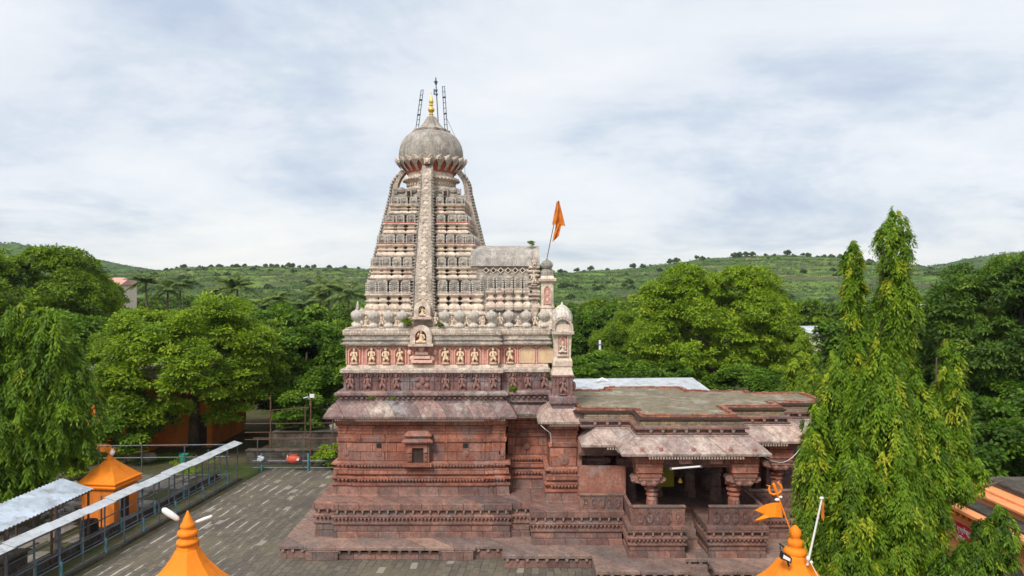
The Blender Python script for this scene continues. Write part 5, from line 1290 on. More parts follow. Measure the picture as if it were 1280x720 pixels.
pl_ = thing('white_flagpole', 'white leaning pole with a furled orange cloth beside the shrine finial', 'pole', (9.1, 21.2, 3.2))
MB().tube([(9.22, 21.3, 3.35), (9.62, 21.2, 5.42)], [.035, .028], 8).build('pole', WHITE, pl_)
cloth([(9.64, 5.35), (9.70, 5.35), (9.68, 4.75), (9.62, 4.85)], 21.2, 'furled_cloth', CLOTH2, pl_, .03, 3, 6)
m = MB(); m.ball((9.62, 21.2, 5.47), .05, (1.4, 1, 1)); m.ball((9.2, 21.2, 3.6), .06, (1, 1, 1.4)); m.ball((9.28, 21.15, 3.5), .05); m.build('white_knot', WHITE, pl_)
wr = MB(); wr.tube([(9.25, 21.1, 3.5), (9.40, 20.9, 3.1), (9.45, 20.8, 2.9)], .01, 4); [wr.tube([(9.44, 20.8, 2.95), (9.44 + .14 * math.cos(a), 20.7, 2.93 + .06 * math.sin(a))], [.03, .008], 5) for a in (0, 1.2, 2.2, 3.3, 4.5)]
tag(wr.build('tassel', WHITE), 'small white tassel lying on the front of the flagged shrine roof', 'tassel')
fd_ = thing('floodlight', 'black floodlight with pale glass on the flagged shrine roof', 'floodlight', (8.55, 21.3, 3.5))
MB().add([(8.32, 21.12, 3.62), (8.62, 21.05, 3.50), (8.64, 21.05, 3.66), (8.36, 21.12, 3.82), (8.34, 21.3, 3.62), (8.64, 21.25, 3.50), (8.66, 21.25, 3.66), (8.38, 21.3, 3.82)], [(0, 1, 2, 3), (7, 6, 5, 4), (0, 4, 5, 1), (1, 5, 6, 2), (2, 6, 7, 3), (3, 7, 4, 0)]).build('housing', BLACK, fd_)
MB().add([(8.38, 21.09, 3.65), (8.58, 21.045, 3.56), (8.59, 21.045, 3.65), (8.40, 21.09, 3.76), (8.38, 21.10, 3.65), (8.58, 21.06, 3.56), (8.59, 21.06, 3.65), (8.40, 21.10, 3.76)], [(0, 1, 2, 3), (0, 4, 5, 1), (1, 5, 6, 2), (2, 6, 7, 3), (3, 7, 4, 0)]).build('lens', WHITE, fd_)
m = MB(); m.tube([(8.5, 21.35, 3.9), (8.36, 21.3, 4.02), (8.36, 21.25, 3.85)], .03, 5); m.tube([(8.55, 21.2, 3.55), (8.6, 21.2, 3.35)], .03, 5); m.build('bracket', BLACK, fd_)
cloth([(7.3, 3.02), (8.35, 3.08), (8.3, 2.8), (7.25, 2.78)], 21.0, 'orange_cloth', SAFFRON, None, .03)
tag(bpy.data.objects['orange_cloth'], 'orange cloth roll at the left foot of the flagged shrine roof', 'cloth')

# orange arcade at the right
AR = thing('orange_arcade', 'orange arcade building with arched openings at the lower right edge', 'building', (20, 24, 0))
X0 = 17.55
m = MB(); ys = [(27.6, 25.6), (25.0, 22.2), (21.6, 18.8), (18.2, 15.4)]
# wall with arches: piers plus arch fillings
yA, yB = 28.2, 12.0
m.box(X0, X0 + .35, yB, yA, 2.55, 3.35)
for (a_, b_) in ((28.2, 25.4),): m.box(X0, X0 + .35, b_, a_, 0, 2.55)
yy = 25.4
while yy > 13:
    y1, y0 = yy, yy - 2.5; 
    pts = [(y1, 0)]
    n = 12; c_ = (y0 + y1) / 2; r_ = 1.05
    for k in range(n):
        a0, a1 = math.pi * k / n, math.pi * (k + 1) / n
        p = [(c_ + r_ * math.cos(a0), 1.45 + r_ * math.sin(a0)), (c_ + r_ * math.cos(a1), 1.45 + r_ * math.sin(a1))]
        vs = [(X0, p[0][0], p[0][1]), (X0, p[1][0], p[1][1]), (X0, p[1][0], 2.56), (X0, p[0][0], 2.56)]; vs += [(v_[0] + .35, v_[1], v_[2]) for v_ in vs]
        m.add(vs, [(0, 1, 2, 3), (7, 6, 5, 4), (0, 4, 5, 1)])
    m.box(X0, X0 + .35, y0, c_ - r_, 0, 2.56); m.box(X0, X0 + .35, c_ + r_, y1, 0, 2.56); yy -= 2.5
m.build('arcade_wall', PEACH, AR)
MB().box(X0 + .35, X0 + 5, yB, yA, 3.0, 3.1).build('ceiling', PEACH, AR)
MB().box(X0 + 4, X0 + 4.2, yB, yA, 0, 3.0).build('inner_wall', ORANGE_W, AR)
MB().box(X0 - .35, X0 + 5.2, yB, yA + .3, 3.35, 3.47).build('lower_cornice', PEACH, AR)
m = MB(); [m.box(X0 - .22, X0 - .02, y, y + .14, 3.12, 3.34) for y in np.arange(yB, yA, .34)]; m.build('bracket_row', ORANGE, AR)
MB().box(X0 + .12, X0 + 5.2, yB, yA + .2, 3.47, 3.56).build('roof_ledge', WALLST, AR)
MB().box(X0 + .9, X0 + 1.15, yB, yA + .1, 3.54, 3.82).build('parapet', PEACH, AR)
MB().box(X0 + .78, X0 + 1.27, yB, yA + .16, 3.82, 3.90).build('parapet_coping', PEACH, AR)
MB().box(X0 + 1.27, X0 + 1.9, yB, yA, 3.56, 3.98).build('upper_band', PEACH, AR)
MB().box(X0 + 1.9, X0 + 9, yB, yA, 3.54, 4.2).build('roof_slab', WALLST, AR)
sg_ = thing('wall_sign', 'red sign with white Devanagari lettering on the orange arcade wall', 'sign', (X0 - .05, 26.3, 2.2))
MB().box(X0 - .07, X0 - .01, 25.0, 27.3, 2.1, 2.80).build('board', REDSIGN, sg_)
def text(body, x, y, z, size, mat, parent):
    c = bpy.data.curves.new('lettering', 'FONT'); c.body = body; c.size = size; c.extrude = .008; c.align_x = 'LEFT'
    t_ = bpy.data.objects.new('lettering_source', c); COL.objects.link(t_); bpy.context.view_layer.update()
    me = bpy.data.meshes.new_from_object(t_.evaluated_get(bpy.context.evaluated_depsgraph_get())); bpy.data.objects.remove(t_)
    me.materials.clear(); me.materials.append(mat); o = bpy.data.objects.new('lettering', me); link(o, parent)
    o.location = Vector((x, y, z)) - ORG[parent.name]; o.rotation_euler = (R(90), 0, R(-90)); return o
text('\u0936\u094d\u0930\u0940 \u0918\u0943\u0937\u094d\u0923\u0947\u0936\u094d\u0935\u0930', X0 - .085, 27.2, 2.50, .26, WHITE, sg_)
text('\u0928\u092e\u0903 \u0936\u093f\u0935\u093e\u092f', X0 - .085, 27.1, 2.2, .19, WHITE, sg_)
# stone compound wall beyond the arcade
m = MB(); m.box(18.5, 60, 34.6, 35.6, 0, 1.62); cwl = m.build('compound_wall', WALLST); tag(cwl, 'dark stone compound wall under the dark trees at the right', 'wall')
MB().box(18.4, 60, 34.4, 35.8, 1.62, 2.02).build('coping', COPING, cwl)
sheet('side_yard', rect(24, 60, 14, 34.6), .012, WALLST)

# white shed roof behind the hall
WS = thing('white_roof_shed', 'long shed with flat white metal roof behind the temple hall', 'shed', (9, 46, 0))
MB().box(3.6, 13.2, 44.5, 50, 0, 4.9).build('wall', WALLST, WS)
MB().add([(3.4, 43.3, 5.15), (12.95, 43.3, 5.25), (12.9, 48.8, 5.6), (3.4, 48.8, 5.5), (3.4, 43.3, 5.0), (12.95, 43.3, 5.1), (12.9, 48.8, 5.45), (3.4, 48.8, 5.35)], [(0, 1, 2, 3), (7, 6, 5, 4), (0, 4, 5, 1), (1, 5, 6, 2), (2, 6, 7, 3), (3, 7, 4, 0)]).build('roof', TINL, WS)
for x, h_ in ((10.7, .5), (9.75, .35)):
    v_ = MB().tube([(x, 41.2, 5.0), (x, 41.2, 5.6)], .035, 5); v_.ball((x, 41.2, 5.65), .09, n=6, m=4) if h_ > .4 else None
    tag(v_.build('roof_vent', BLACK), 'short black vent with a round cap by the white shed roof' if h_ > .4 else 'thin bare vent pipe left of the round-capped vent', 'vent')
up_ = thing('utility_pole', 'white concrete utility pole behind the temple hall', 'pole', at(750, 470, 62))
x_ = at(750, 470, 62)[0]
MB().tube([(x_, 62, 0), (x_, 62, EYE - 65 * 62 / F)], [.17, .11], 8).build('pole', WHITE, up_)
MB().box(x_ - .3, x_ + .3, 61.85, 61.9, 6.85, 6.92).build('cross_arm', PIPE, up_)
rk = MB().tube([(5.9, 47.5, 5.5), (6.3, 47.6, 5.68), (6.7, 47.6, 5.5)], .10, 6)
tag(rk.build('white_tarpaulin', WHITE), 'crumpled white sheet on the white shed roof', 'sheet')

# houses farther off
def house(label, x, y, w_, d_, h_, z0, wall, roofm, gable=True):
    t = thing('house', label, 'house', (x, y, 0))
    MB().box(x - w_ / 2, x + w_ / 2, y, y + d_, 0, z0 + h_).build('wall', wall, t)
    z = z0 + h_
    if gable:
        g = MB().add([(x - w_ / 2 - .4, y - .4, z), (x + w_ / 2 + .4, y - .4, z), (x + w_ / 2 + .4, y + d_ + .4, z), (x - w_ / 2 - .4, y + d_ + .4, z), (x - w_ / 2 - .4, y + d_ / 2, z + h_ * .55), (x + w_ / 2 + .4, y + d_ / 2, z + h_ * .55)],
                     [(0, 1, 5, 4), (2, 3, 4, 5), (0, 4, 3), (1, 2, 5), (0, 3, 2, 1)])
        g.build('roof', roofm, t)
    else: MB().box(x - w_ / 2 - .3, x + w_ / 2 + .3, y - .3, y + d_ + .3, z, z + .25).build('roof', roofm, t)
    for k in (-.28, .22): MB().box(x + k * w_, x + k * w_ + .9, y - .05, y, z - h_ * .62, z - h_ * .25).build('window', DARK, t)
    return t
D_ = 130
house('pink roofed house rising above the trees at the left', -77.0, 130, 4.6, 5, 2.4, 10.2, PALEWALL, PINKROOF)
house('flat pale house beside the pink roofed house', -80.0, 135.5, 5.5, 5, 2.6, 11.2, PALEWALL, PALEWALL, False)
house('low house with a pale metal roof left of the temple', -25.0, 95, 8, 8, 3.0, 2.2, PALEWALL, TINL, True)
house('grey flat roofed house among the trees left of the temple', -22.5, 104, 9, 7, 3, 4.0, PALEWALL, COPING, False)
house('white roofed house between the right trees', 80.5, 130, 9, 7, 3.0, 4.2, PALEWALL, TINL, True)
house('small pale house left of the white roofed house', 58.0, 130, 3, 6, 2.2, 1.2, PALEWALL, TINL, True)
m = MB(); m.lathe(at(289, 389, 97), [(.6, -9), (.45, -2), (.36, -1), (.25, .3), (.12, .9), (.02, 1.6)], 10)
tag(m.build('orange_spire', SAFFRON), 'thin orange temple spire poking out of the left trees', 'spire')
# ------------------------------------------------------------------ vegetation
NEEM_A = Tree('neem_tree', broad_crown('crown', L_NEEM, (6.8, 6.0, 5.4), 6.2, 34, 1150, 130, (.24, .11), .72, 11, flat=.8, lobe=.34, up=.5), branchy(8.5, .34, 7, 4.5, 1))
NEEM_B = Tree('neem_tree', broad_crown('crown', L_NEEM, (9.6, 7.0, 6.4), 8.2, 52, 1700, 110, (.28, .13), .78, 12, flat=.8, lobe=.28, up=.5), branchy(10.5, .45, 8, 6, 2))
BROAD_A = Tree('round_leafy_tree', broad_crown('crown', L_BROAD, (4.4, 4.4, 3.9), 5.6, 16, 460, 130, (.26, .18), .66, 21, flat=.8, lobe=.38), branchy(7, .28, 6, 3, 3))
BROAD_B = Tree('dark_leafy_tree', broad_crown('crown', L_BROAD2, (8.5, 7, 7.2), 8.4, 40, 1350, 110, (.36, .16), .85, 22, flat=.75, lobe=.30), branchy(11, .42, 8, 5.5, 4))
BUSH = Tree('bush', broad_crown('crown', L_NEEM, (1.0, 1.0, .8), .9, 6, 60, 60, (.16, .08), .35, 23), branchy(.9, .05, 4, .6, 5), 'bush')
DBUSH = Tree('bush', broad_crown('crown', L_BROAD, (1.9, 1.7, 2.1), 2.2, 7, 140, 110, (.2, .13), .6, 24), branchy(2.2, .09, 4, 1, 6), 'bush')
# far versions with fewer, bigger leaves
FAR_A = Tree('distant_tree', broad_crown('crown', L_NEEM, (5, 5, 3.8), 5.4, 11, 170, 70, (.62, .34), 1.1, 31), branchy(6, .3, 4, 3, 7))
FAR_B = Tree('distant_tree', broad_crown('crown', L_BROAD, (4.6, 4.6, 4.4), 5.8, 11, 170, 70, (.6, .38), 1.1, 32), branchy(6, .3, 4, 3, 8))
FAR_C = Tree('distant_tree', broad_crown('crown', L_BROAD2, (5.2, 5.2, 3.6), 5.2, 12, 170, 70, (.62, .36), 1.2, 33), branchy(6, .3, 4, 3, 9))
HILLT = Tree('ridge_tree', broad_crown('crown', L_HILL, (2.8, 2.8, 2.0), 3.2, 6, 50, 26, (.95, .7), .9, 34), branchy(3, .25, 3, 1.5, 10))
HILLB = Tree('hillside_bush', broad_crown('crown', L_HILL, (2.6, 2.2, 1.3), 1.1, 6, 40, 26, (.9, .7), .8, 35), branchy(1, .15, 2, 1, 11), 'bush')

# foreground weeping tree of many spires
def sp(px, ytop, D, ybot, prof, s=1.0):
    a = at(px, ytop, D); b = at(px, ybot, D); return (a[0], D, a[2], b[2], [(t, r * D / F) for t, r in prof])
rt = bpy.data.objects.new('weeping_ashoka_tree', None); COL.objects.link(rt); rt.location = (13.4, 24.2, 0); ORG[rt.name] = Vector((13.4, 24.2, 0))
tag(rt, 'tall weeping tree of drooping leafy spires in front of the temple hall', 'tree')
SPS = [sp(1118, 262, 24.4, 640, [(0, 2), (.03, 12), (.08, 18), (.16, 17), (.22, 13), (.28, 19), (.36, 21), (.45, 15), (.6, 19), (1, 28)]),
       sp(1066, 303, 24.0, 600, [(0, 1), (.05, 9), (.25, 10), (.6, 12), (1, 24)]),
       sp(1186, 424, 24.6, 600, [(0, 3), (.12, 11), (.4, 16), (1, 18)]),
       sp(1100, 428, 22.6, 740, [(0, 2), (.08, 12), (.2, 26), (.5, 36), (1, 40)]),
       sp(1050, 452, 23.4, 735, [(0, 2), (.1, 14), (.3, 28), (1, 36)]),
       sp(1018, 506, 22.8, 735, [(0, 2), (.12, 11), (.35, 19), (1, 22)]),
       sp(1143, 460, 23.2, 735, [(0, 2), (.12, 16), (.3, 28), (.6, 30), (1, 26)]),
       sp(1068, 540, 21.8, 740, [(0, 2), (.2, 18), (1, 36)]),
       sp(1122, 560, 21.6, 745, [(0, 2), (.2, 18), (1, 32)]),
       sp(1166, 500, 22.8, 720, [(0, 2), (.2, 14), (.7, 13), (1, 8)]),
       sp(1200, 572, 22.8, 630, [(0, 3), (.4, 12), (.8, 8), (1, 3)]), sp(1221, 568, 22.7, 610, [(0, 3), (.4, 9), (1, 3)])]
SPS = [(x - 13.4, y - 24.2, zt, zb, pr) for (x, y, zt, zb, pr) in SPS]
cm = spire_crown('crown', L_ASHOKA, SPS, 8, 15, (.155, .05), 41, .13, 9, .25)
c = bpy.data.objects.new('crown', cm); COL.objects.link(c); c.parent = rt
m = MB()
for (x, y, h_) in ((-.15, .2, 13.6), (-1.6, -.2, 12.4), (1.9, .4, 9.5), (-.6, -1.4, 9.2), (-2.2, -.8, 8.5)): m.tube([(0, 0, 0), (x * .4, y * .4, 1.6), (x * .9, y * .9, h_ * .4), (x, y, h_ * .7), (x, y, h_)], [.26, .2, .14, .09, .02], 7)
m.tube([(.8, -.6, 4), (2.2, -1.2, 5.2), (3.0, -1.5, 5.6)], [.1, .06, .03], 6)
ORG['tmp'] = Vector((0, 0, 0)); me = bpy.data.meshes.new('trunk'); me.from_pydata(m.v, [], m.f); me.materials.append(BARK); tk_ = bpy.data.objects.new('trunk', me); COL.objects.link(tk_); tk_.parent = rt
# small weeping tree at the bottom right
rt2 = bpy.data.objects.new('weeping_ashoka_tree', None); COL.objects.link(rt2); rt2.location = (13.4, 20.2, 0)
tag(rt2, 'low drooping leafy tree in front of the red sign', 'tree')
S2 = [(x - 13.4, y - 20.2, zt, zb, pr) for (x, y, zt, zb, pr) in [sp(1205, 680, 20.4, 790, [(0, 4), (.3, 20), (1, 28)]), sp(1250, 632, 20.2, 712, [(0, 4), (.35, 15), (.8, 13), (1, 4)]), sp(1228, 652, 20.2, 740, [(0, 4), (.4, 17), (1, 20)]), sp(1178, 690, 20.6, 800, [(0, 4), (.3, 18), (1, 26)])]]
c = bpy.data.objects.new('crown', spire_crown('crown', L_ASHOKA, S2, 8, 20, (.15, .048), 42, .10, 9, .22)); COL.objects.link(c); c.parent = rt2
m = MB(); [m.tube([(0, 0, 0), (x * .5, y, 1.5), (x, y, h_)], [.14, .1, .03], 6) for x, y, h_ in ((0, 0, 3.8), (1, .1, 4.8), (.5, .1, 4.6))]
me = bpy.data.meshes.new('trunk'); me.from_pydata(m.v, [], m.f); me.materials.append(BARK); tk_ = bpy.data.objects.new('trunk', me); COL.objects.link(tk_); tk_.parent = rt2

# weeping trees at the left and bright ones behind the hall
def ashoka(name, label, x, y, spires, mat, leaf, seed, per=8, dens=5.0, yprob=.1, group=None, cat='tree'):
    r = bpy.data.objects.new(name, None); COL.objects.link(r); r.location = (x, y, 0); tag(r, label, cat, group)
    c = bpy.data.objects.new('crown', spire_crown('crown', mat, [(a, b, zt, zb, pr) for (a, b, zt, zb, pr) in spires], per, dens, leaf, seed, yprob)); COL.objects.link(c); c.parent = r
    m = MB(); [m.tube([(0, 0, 0), (a * .6, b * .6, zt * .35), (a, b, zt * .95)], [.2, .15, .03], 6) for (a, b, zt, zb, pr) in spires]
    me = bpy.data.meshes.new('trunk'); me.from_pydata(m.v, [], m.f); me.materials.append(BARK); t_ = bpy.data.objects.new('trunk', me); COL.objects.link(t_); t_.parent = r; return r
ashoka('weeping_ashoka_tree', 'weeping tree of drooping spires above the tin roof shed', -24.0, 34.2,
       [(-.8, 0, 11.2, 2.0, [(0, .4), (.1, 1.1), (.4, 1.4), (.8, 1.8), (1, 1.2)]), (.85, -.2, 10.9, 3.2, [(0, .4), (.1, .9), (.4, 1.05), (.8, 1.3), (1, 1.1)]), (1.8, .2, 8.6, 3.8, [(0, .3), (.2, .9), (.6, 1.2), (1, .9)]), (-.2, -1.0, 8.6, 1.9, [(0, .3), (.2, .9), (.6, 1.5), (1, 1.3)])], L_ASHOKA, (.26, .07), 51, yprob=.04)
ashoka('weeping_ashoka_tree', 'weeping tree of drooping spires at the very left edge', -26.4, 32.6,
       [(.6, 0, 10.4, 1.8, [(0, .4), (.1, 1.1), (.4, 1.5), (1, 1.9)]), (1.2, .8, 9.0, 1.8, [(0, .4), (.2, .9), (.6, 1.4), (1, 1.5)]), (-1.2, -.2, 9.8, 2.4, [(0, .4), (.2, 1.1), (.6, 1.4), (1, 1.3)])], L_ASHOKA, (.26, .07), 52, yprob=.04)
for i, (px, yt, D, wr, lab) in enumerate(((998, 420, 48, 17, 'pointed bright green weeping tree, leftmost behind the hall roof'), (1020, 440, 46, 12, 'short pointed weeping tree second behind the hall roof'), (1040, 436, 45, 16, 'middle pointed weeping tree behind the hall roof'), (1060, 448, 43, 14, 'lower pointed weeping tree beside the tall spires'))):
    p = at(px, yt, D); ashoka('weeping_ashoka_tree', lab, p[0], D, [(0, 0, p[2], .5, [(0, .12), (.12, wr * .4 * D / F), (.4, wr * .85 * D / F), (1, wr * 1.2 * D / F)])], L_ASHY, (.26, .08), 60 + i, 7, 6, .2)

# palms
def palm_mesh(seed):
    rg = np.random.default_rng(seed); P = []; Dv = []; Nv = []; L = []
    for f_ in range(22):
        a = f_ * 2.4 + rg.uniform(-.2, .2); el = rg.uniform(-.1, 1.3); Lf = rg.uniform(2.6, 3.6)
        o = np.array([math.cos(a), math.sin(a), 0])
        for k in range(38):
            t = (k + 1) / 38; r_ = Lf * t * math.cos(el * (1 - .3 * t)) ; z = Lf * (math.sin(el) * t - .55 * t * t)
            base = o * r_ + np.array([0, 0, z]); sd = np.cross(o, [0, 0, 1])
            for sg in (-1, 1):
                P.append(base); Dv.append(sd * sg * .8 + o * .45 + np.array([0, 0, -.55])); Nv.append(np.array([0, 0, 1]) + o * .2 + rg.normal(0, .15, 3)); L.append(1.0 * math.sin(math.pi * (t * .8 + .12)) + .12)
    P = np.array(P); return leaf_mesh('crown', P, np.array(Dv), np.array(Nv), np.array(L) * .85, .12, rg.normal(.5, .2, len(P)), L_PALM)
PALMS = [palm_mesh(k) for k in range(3)]
def palm(px, yt, D, lab, s=1.0, k=0):
    p = at(px, yt, D); h_ = p[2] - .8 * s
    r = bpy.data.objects.new('palm_tree', None); COL.objects.link(r); r.location = (p[0], D, 0); r.rotation_euler = (0, 0, k * 1.3); tag(r, lab, 'palm', 'palms beyond the trees')
    c = bpy.data.objects.new('crown', PALMS[k % 3]); COL.objects.link(c); c.parent = r; c.location = (0, 0, h_); c.scale = (s,) * 3
    m = MB().tube([(.5, .2, 0), (.3, .1, h_ * .4), (0, 0, h_)], [.22, .17, .13], 7); me = bpy.data.meshes.new('trunk'); me.from_pydata(m.v, [], m.f); me.materials.append(BARK); t_ = bpy.data.objects.new('trunk', me); COL.objects.link(t_); t_.parent = r
for i, (px, yt, D, s_, lab) in enumerate(((182, 345, 105, 1.0, 'palm between the pink roofed house and the left trees'), (225, 350, 112, 1.1, 'palm whose crown meets the hill above the neem tree'), (210, 356, 100, .9, 'low palm left of the orange spire'), (297, 350, 98, 1.15, 'tall dark palm right of the orange spire'), (275, 360, 108, .9, 'palm close behind the orange spire'), (345, 368, 110, .9, 'palm over the gap between neem and dark round tree'),
        (400, 362, 100, .95, 'palm over the dark round tree, left one'), (412, 352, 96, 1.1, 'palm with dark crown left of the temple turret pot'), (436, 358, 92, 1.15, 'palm close beside the temple tower'), (380, 376, 90, .9, 'short palm over the dark round tree'), (328, 380, 84, .8, 'small palm behind the neem crown'))):
    palm(px, yt, D, lab, s_, i)

# main trees
def put(kind, px, ytop, D, h0, lab, rot=0., name=None, group=None, sx=1.0, dz=0):
    """h0 = height of the kind at scale 1"""
    p = at(px, ytop, D); s = (p[2] - dz) / h0; o = kind.put((p[0], D, dz), s, rot, lab, group, name); o.scale = (s * sx, s * sx, s); return o
put(NEEM_A, 243, 366, 51, 12.0, 'wide bright green tree over the orange house', .4, sx=1.05)
put(NEEM_A, 160, 388, 61, 12.0, 'bright green tree between the weeping tree and the wide tree', 2.2, sx=.75)
put(NEEM_B, 893, 326, 64, 15.0, 'very wide green tree behind the hall roof', .2, sx=.92)
put(NEEM_A, 775, 388, 66, 12.0, 'yellow green tree at the left shoulder of the very wide tree', 1.2, sx=.6)
put(BROAD_A, 385, 398, 56, 9.9, 'dark round leafy tree beside the temple, behind the lamp post', .3, sx=.98)
put(BROAD_A, 352, 440, 60, 9.9, 'smaller dark leafy tree behind the wide bright tree', 1.9, sx=1.0)
put(BROAD_B, 1275, 300, 50, 16.3, 'huge dark leafy tree filling the right edge', .5, sx=.80)
put(BROAD_B, 1195, 372, 55, 16.3, 'dark leafy tree behind the weeping tree spires', 2.5, sx=.88)
put(BROAD_B, 1125, 400, 58, 16.3, 'dark tree between the very wide tree and the right trees', 4.0, sx=.85)
put(BROAD_A, 1240, 452, 48, 9.9, 'low leafy tree over the right compound wall', 3.2, sx=1.1)
put(NEEM_B, 22, 300, 72, 15.0, 'tall broad tree rising behind the left weeping trees', 1.0, sx=1.0)
put(NEEM_B, 100, 338, 76, 15.0, 'broad tree right of the tallest left tree', 3.0, sx=.6)
put(BROAD_A, 75, 380, 60, 9.9, 'dark leafy tree in the gap behind the left weeping trees', 3.9, sx=1.0)
put(BROAD_A, 730, 385, 72, 9.9, 'dark leafy tree beside the temple turret, left of the utility pole', 5.0, sx=.8)
put(BROAD_A, 745, 436, 60, 9.9, 'low blue green tree behind the white shed roof', 1.0, sx=1.3)
put(BROAD_A, 812, 448, 56, 9.9, 'low dark tree right of the utility pole behind the shed', 2.0, sx=1.3)
put(BROAD_A, 940, 452, 54, 9.9, 'dark undergrowth tree below the very wide tree', 3.3, sx=1.4)
put(BROAD_A, 1060, 470, 52, 9.9, 'low dark tree behind the bright pointed weeping trees', 4.3, sx=1.4)
for i, (x, y, s_) in enumerate(((22, 38.5, 1.1), (25.5, 38, 1.4), (29, 39, 1.3), (32.5, 40, 1.5), (19.5, 40, 1.2))): DBUSH.put((x, y, 0), s_, i, ['dark bush behind the right compound wall, first from the temple side', 'dark bush behind the right compound wall, third from the temple side', 'dark bush behind the right compound wall, fourth from the temple side', 'dark bush behind the right compound wall at the frame edge', 'dark bush behind the weeping tree near the hall corner'][i])
DBUSH.put((-26.4, 46.6, 0), 1.0, 0, 'dark bush in front of the orange house wall')
DBUSH.put((-29.8, 46.5, 0), .75, 2, 'low dark bush left of the orange house stair')
BUSH.put((-12.1, 45.6, .0), .95, 0, 'bright green bush just behind the far courtyard railing')
DBUSH.put((-15.5, 49.6, 1.2), .8, 4, 'dark bush on the bank behind the rusty pipe frame'); DBUSH.put((-16.5, 53.0, 1.6), 1.1, 1, 'dark bush against the upper stone wall'); DBUSH.put((-12.0, 53.4, 1.6), 1.2, 2, 'wide dark bush under the round leafy tree'); DBUSH.put((-7.6, 52.8, 1.8), 1.0, 3, 'dark bush near the temple corner on the bank')
BUSH.put((-10.2, 49.8, 1.5), 1.0, 2, 'bush on the bank beside the stone pipe')
BUSH.put((-27.5, 42.5, 0), .9, 2, 'low bush left of the rubble heap')
# small weeds growing on the temple
for x, y, z, s_, lab in ((-5.05, 32.7, 10.15, .24, 'weed growing beside the upper golden niche'), (-3.45, 32.7, 10.1, .16, 'small weed right of the upper golden niche'), (.05, 32.75, 7.0, .18, 'weed on the ledge below the dark frieze'), (-6.6, 32.1, 6.72, .12, 'tiny weed on the main eave, left one'), (-5.6, 32.1, 6.7, .11, 'tiny weed on the main eave, right one'), (1.35, 34.9, 12.2, .6, 'green sapling growing from the vault behind the corner turret')):
    BUSH.put((x, y, z), s_, x, lab, 'weeds on the temple', 'weed')
sw = BUSH.put((.95, 34.2, 14.1), .17, 1, 'wispy sapling on top of the grey vault', 'weeds on the temple', 'weed')

# belts of trees between the compound and the hills
rd = random.Random(77); cnt = 0
kinds = [FAR_A, FAR_A, FAR_B, FAR_C]
def far_tree(x, y, s, k):
    global cnt; cnt += 1
    o = kinds[k].put((x, y, -.2), s, rd.uniform(0, 6.28), ['light green tree in the belt of trees below the hills', 'light green tree in the belt of trees below the hills', 'dark green tree in the belt of trees below the hills', 'blue green tree in the belt of trees below the hills'][k],
                ['light trees below the hills', 'light trees below the hills', 'dark trees below the hills', 'blue green trees below the hills'][k], ['light_distant_tree', 'light_distant_tree', 'dark_distant_tree', 'blue_green_distant_tree'][k])
for D0, D1, n, smin, smax in ((72, 100, 34, .55, .95), (100, 150, 52, .6, 1.0), (150, 240, 74, .65, 1.1), (240, 330, 50, .6, 1.0)):
    for k in range(n):
        y = rd.uniform(D0, D1); u = -.86 + 1.72 * (k + rd.random()) / n; x = u * y
        if 72 <= y < 125 and -.56 < u < -.215: 
            y = rd.uniform(118, 150); x = u * y
        if y < 130 and (abs(u - .604) < .05 or abs(u - .43) < .02 or -.63 < u < -.55): 
            y = rd.uniform(140, 170); x = u * y
        far_tree(x, y, rd.uniform(smin, smax), rd.randrange(4))
for k in range(18): 
    y = rd.uniform(70, 86); far_tree((-.57 + .022 * k) * y, y, rd.uniform(.82, 1.0) * (y / 80), [0, 2, 0, 3, 1, 2][k % 6])
# trees along the ridge and scrub on the slopes
rn = 0
for k in range(64):
    px = [90, 190, 213, 220, 231, 258, 262, 271, 278, 292, 296, 340, 347, 352, 360, 366, 372, 386, 392, 410, 418, 424, 432, 448, 720, 728, 740, 757, 760, 792, 800, 806, 812, 836, 840, 846, 870, 880, 884, 917, 925, 933, 940, 958, 966, 985, 992, 1002, 1012, 1022, 1030, 1038, 1050, 1058, 1140, 1148, 1152, 1166, 1172, 1178, 700, 708, 305, 330][k] + rd.uniform(-2, 2)
    y = rd.uniform(664, 684); x = (px - 640) / F * y; z = float(hz1(np.array([x]), np.array([y]))[0])
    HILLT.put((x, y, z - .3), rd.uniform(.35, 1.05), rd.uniform(0, 6), 'small dark tree standing on the skyline of the hill', 'trees on the hill ridge')
nb = 0
while nb < 280:
    y = rd.uniform(300, 676); u = rd.uniform(-.80, .80); x = u * y
    if vnoise(np.array([x]), np.array([y]), 77, 3, 1 / 40.)[0] < rd.uniform(-.25, .3): continue
    if -.25 < u < .04 : 
        if rd.random() < .8: continue
    z = float(hz1(np.array([x]), np.array([y]))[0]); nb += 1
    HILLB.put((x, y, z - .3), rd.uniform(.35, 1.1), rd.uniform(0, 6), 'dark scrub bush on the terraced hillside', 'scrub bushes on the hillside')
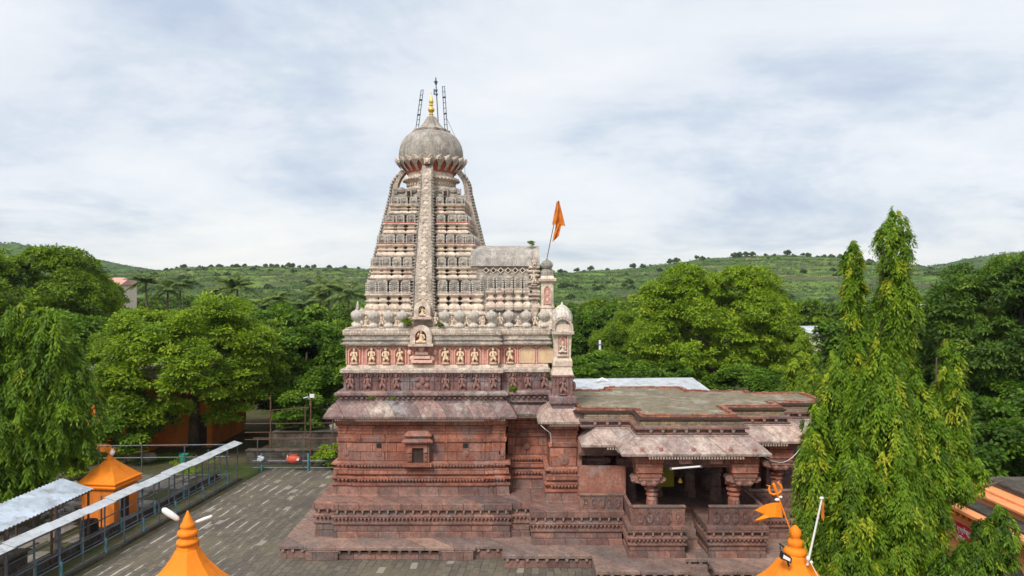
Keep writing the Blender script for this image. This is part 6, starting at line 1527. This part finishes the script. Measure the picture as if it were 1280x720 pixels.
# finer scrub as one mass
rg = np.random.default_rng(5); n = 46000
y = rg.uniform(290, 690, n); x = rg.uniform(-.82, .82, n) * y; keep = vnoise(x, y, 55, 4, 1 / 35.) > rg.uniform(-.55, .30, n); x, y = x[keep], y[keep]; z = hz1(x, y)
q = 9; P = np.repeat(np.stack([x, y, z], -1), q, 0) + rg.normal(0, 1, (len(x) * q, 3)) * np.array([.7, .7, .35]); nn = len(P)
me = leaf_mesh('scrub', P, rdir(rg, nn), unit(rdir(rg, nn) * .6 + np.array([0, -.3, 1])), 1.0, .75, np.repeat(np.clip(rg.normal(.4, .2, len(x)), 0, 1), q), L_HILL)
o = bpy.data.objects.new('scrub', me); COL.objects.link(o); tag(o, 'fine scrub and low shrubs scattered over the hillside', 'scrub', kind='stuff')
n = 5000; y = rg.uniform(860, 1160, n); x = rg.uniform(-.85, .85, n) * y; z = hz2(x, y); P = np.repeat(np.stack([x, y, z + .6], -1), 8, 0) + rg.normal(0, 1, (n * 8, 3)) * np.array([1.7, 1.7, .8]); nn = len(P)
me = leaf_mesh('far_woods', P, rdir(rg, nn), unit(rdir(rg, nn) * .6 + np.array([0, -.3, 1])), 2.6, 2.0, np.repeat(np.clip(rg.normal(.35, .2, n), 0, 1), 8), L_HILL)
o = bpy.data.objects.new('far_woods', me); COL.objects.link(o); tag(o, 'dense far woods covering the farthest blue hills', 'woods', kind='stuff')
# grass on the dirt beyond the courtyard
n = 26000; x = rg.uniform(-36, -17.2, n); y = rg.uniform(36.5, 49.5, n); keep = (vnoise(x, y, 9, 4, 1 / 3.) > .05) & ~((x > -22.2) & (y < 37.2)) & (x < -20.5) & (y > 39.5); x, y = x[keep], y[keep]; n = len(x)
P = np.stack([x, y, 0 * x + .01], -1); me = leaf_mesh('grass', P, unit(rg.normal(0, .5, (n, 3)) + np.array([0, 0, 1])), unit(rdir(rg, n) * .4 + np.array([0, -1, .5])), .16, .05, rg.normal(.5, .2, n), L_NEEM)
o = bpy.data.objects.new('grass', me); COL.objects.link(o); tag(o, 'patchy green grass on the dirt beyond the queue railings', 'grass', kind='stuff')
# ------------------------------------------------------------------ haze
hz = MB().box(-3800, 3800, -800, 5600, -1.5, 160)
hm = bpy.data.materials.new('haze_air'); hm.use_nodes = True; ht = hm.node_tree; ht.nodes.clear()
ho = ht.nodes.new('ShaderNodeOutputMaterial'); hp = ht.nodes.new('ShaderNodeVolumePrincipled'); hp.inputs['Density'].default_value = 0.00009; hp.inputs['Color'].default_value = (0.93, 0.97, 1.0, 1)
ht.links.new(hp.outputs[0], ho.inputs['Volume'])
h_ = hz.build('haze', hm); h_['kind'] = 'stuff'; h_['label'] = 'thin pale haze in the air over the valley'
S.cycles.volume_bounces = 1
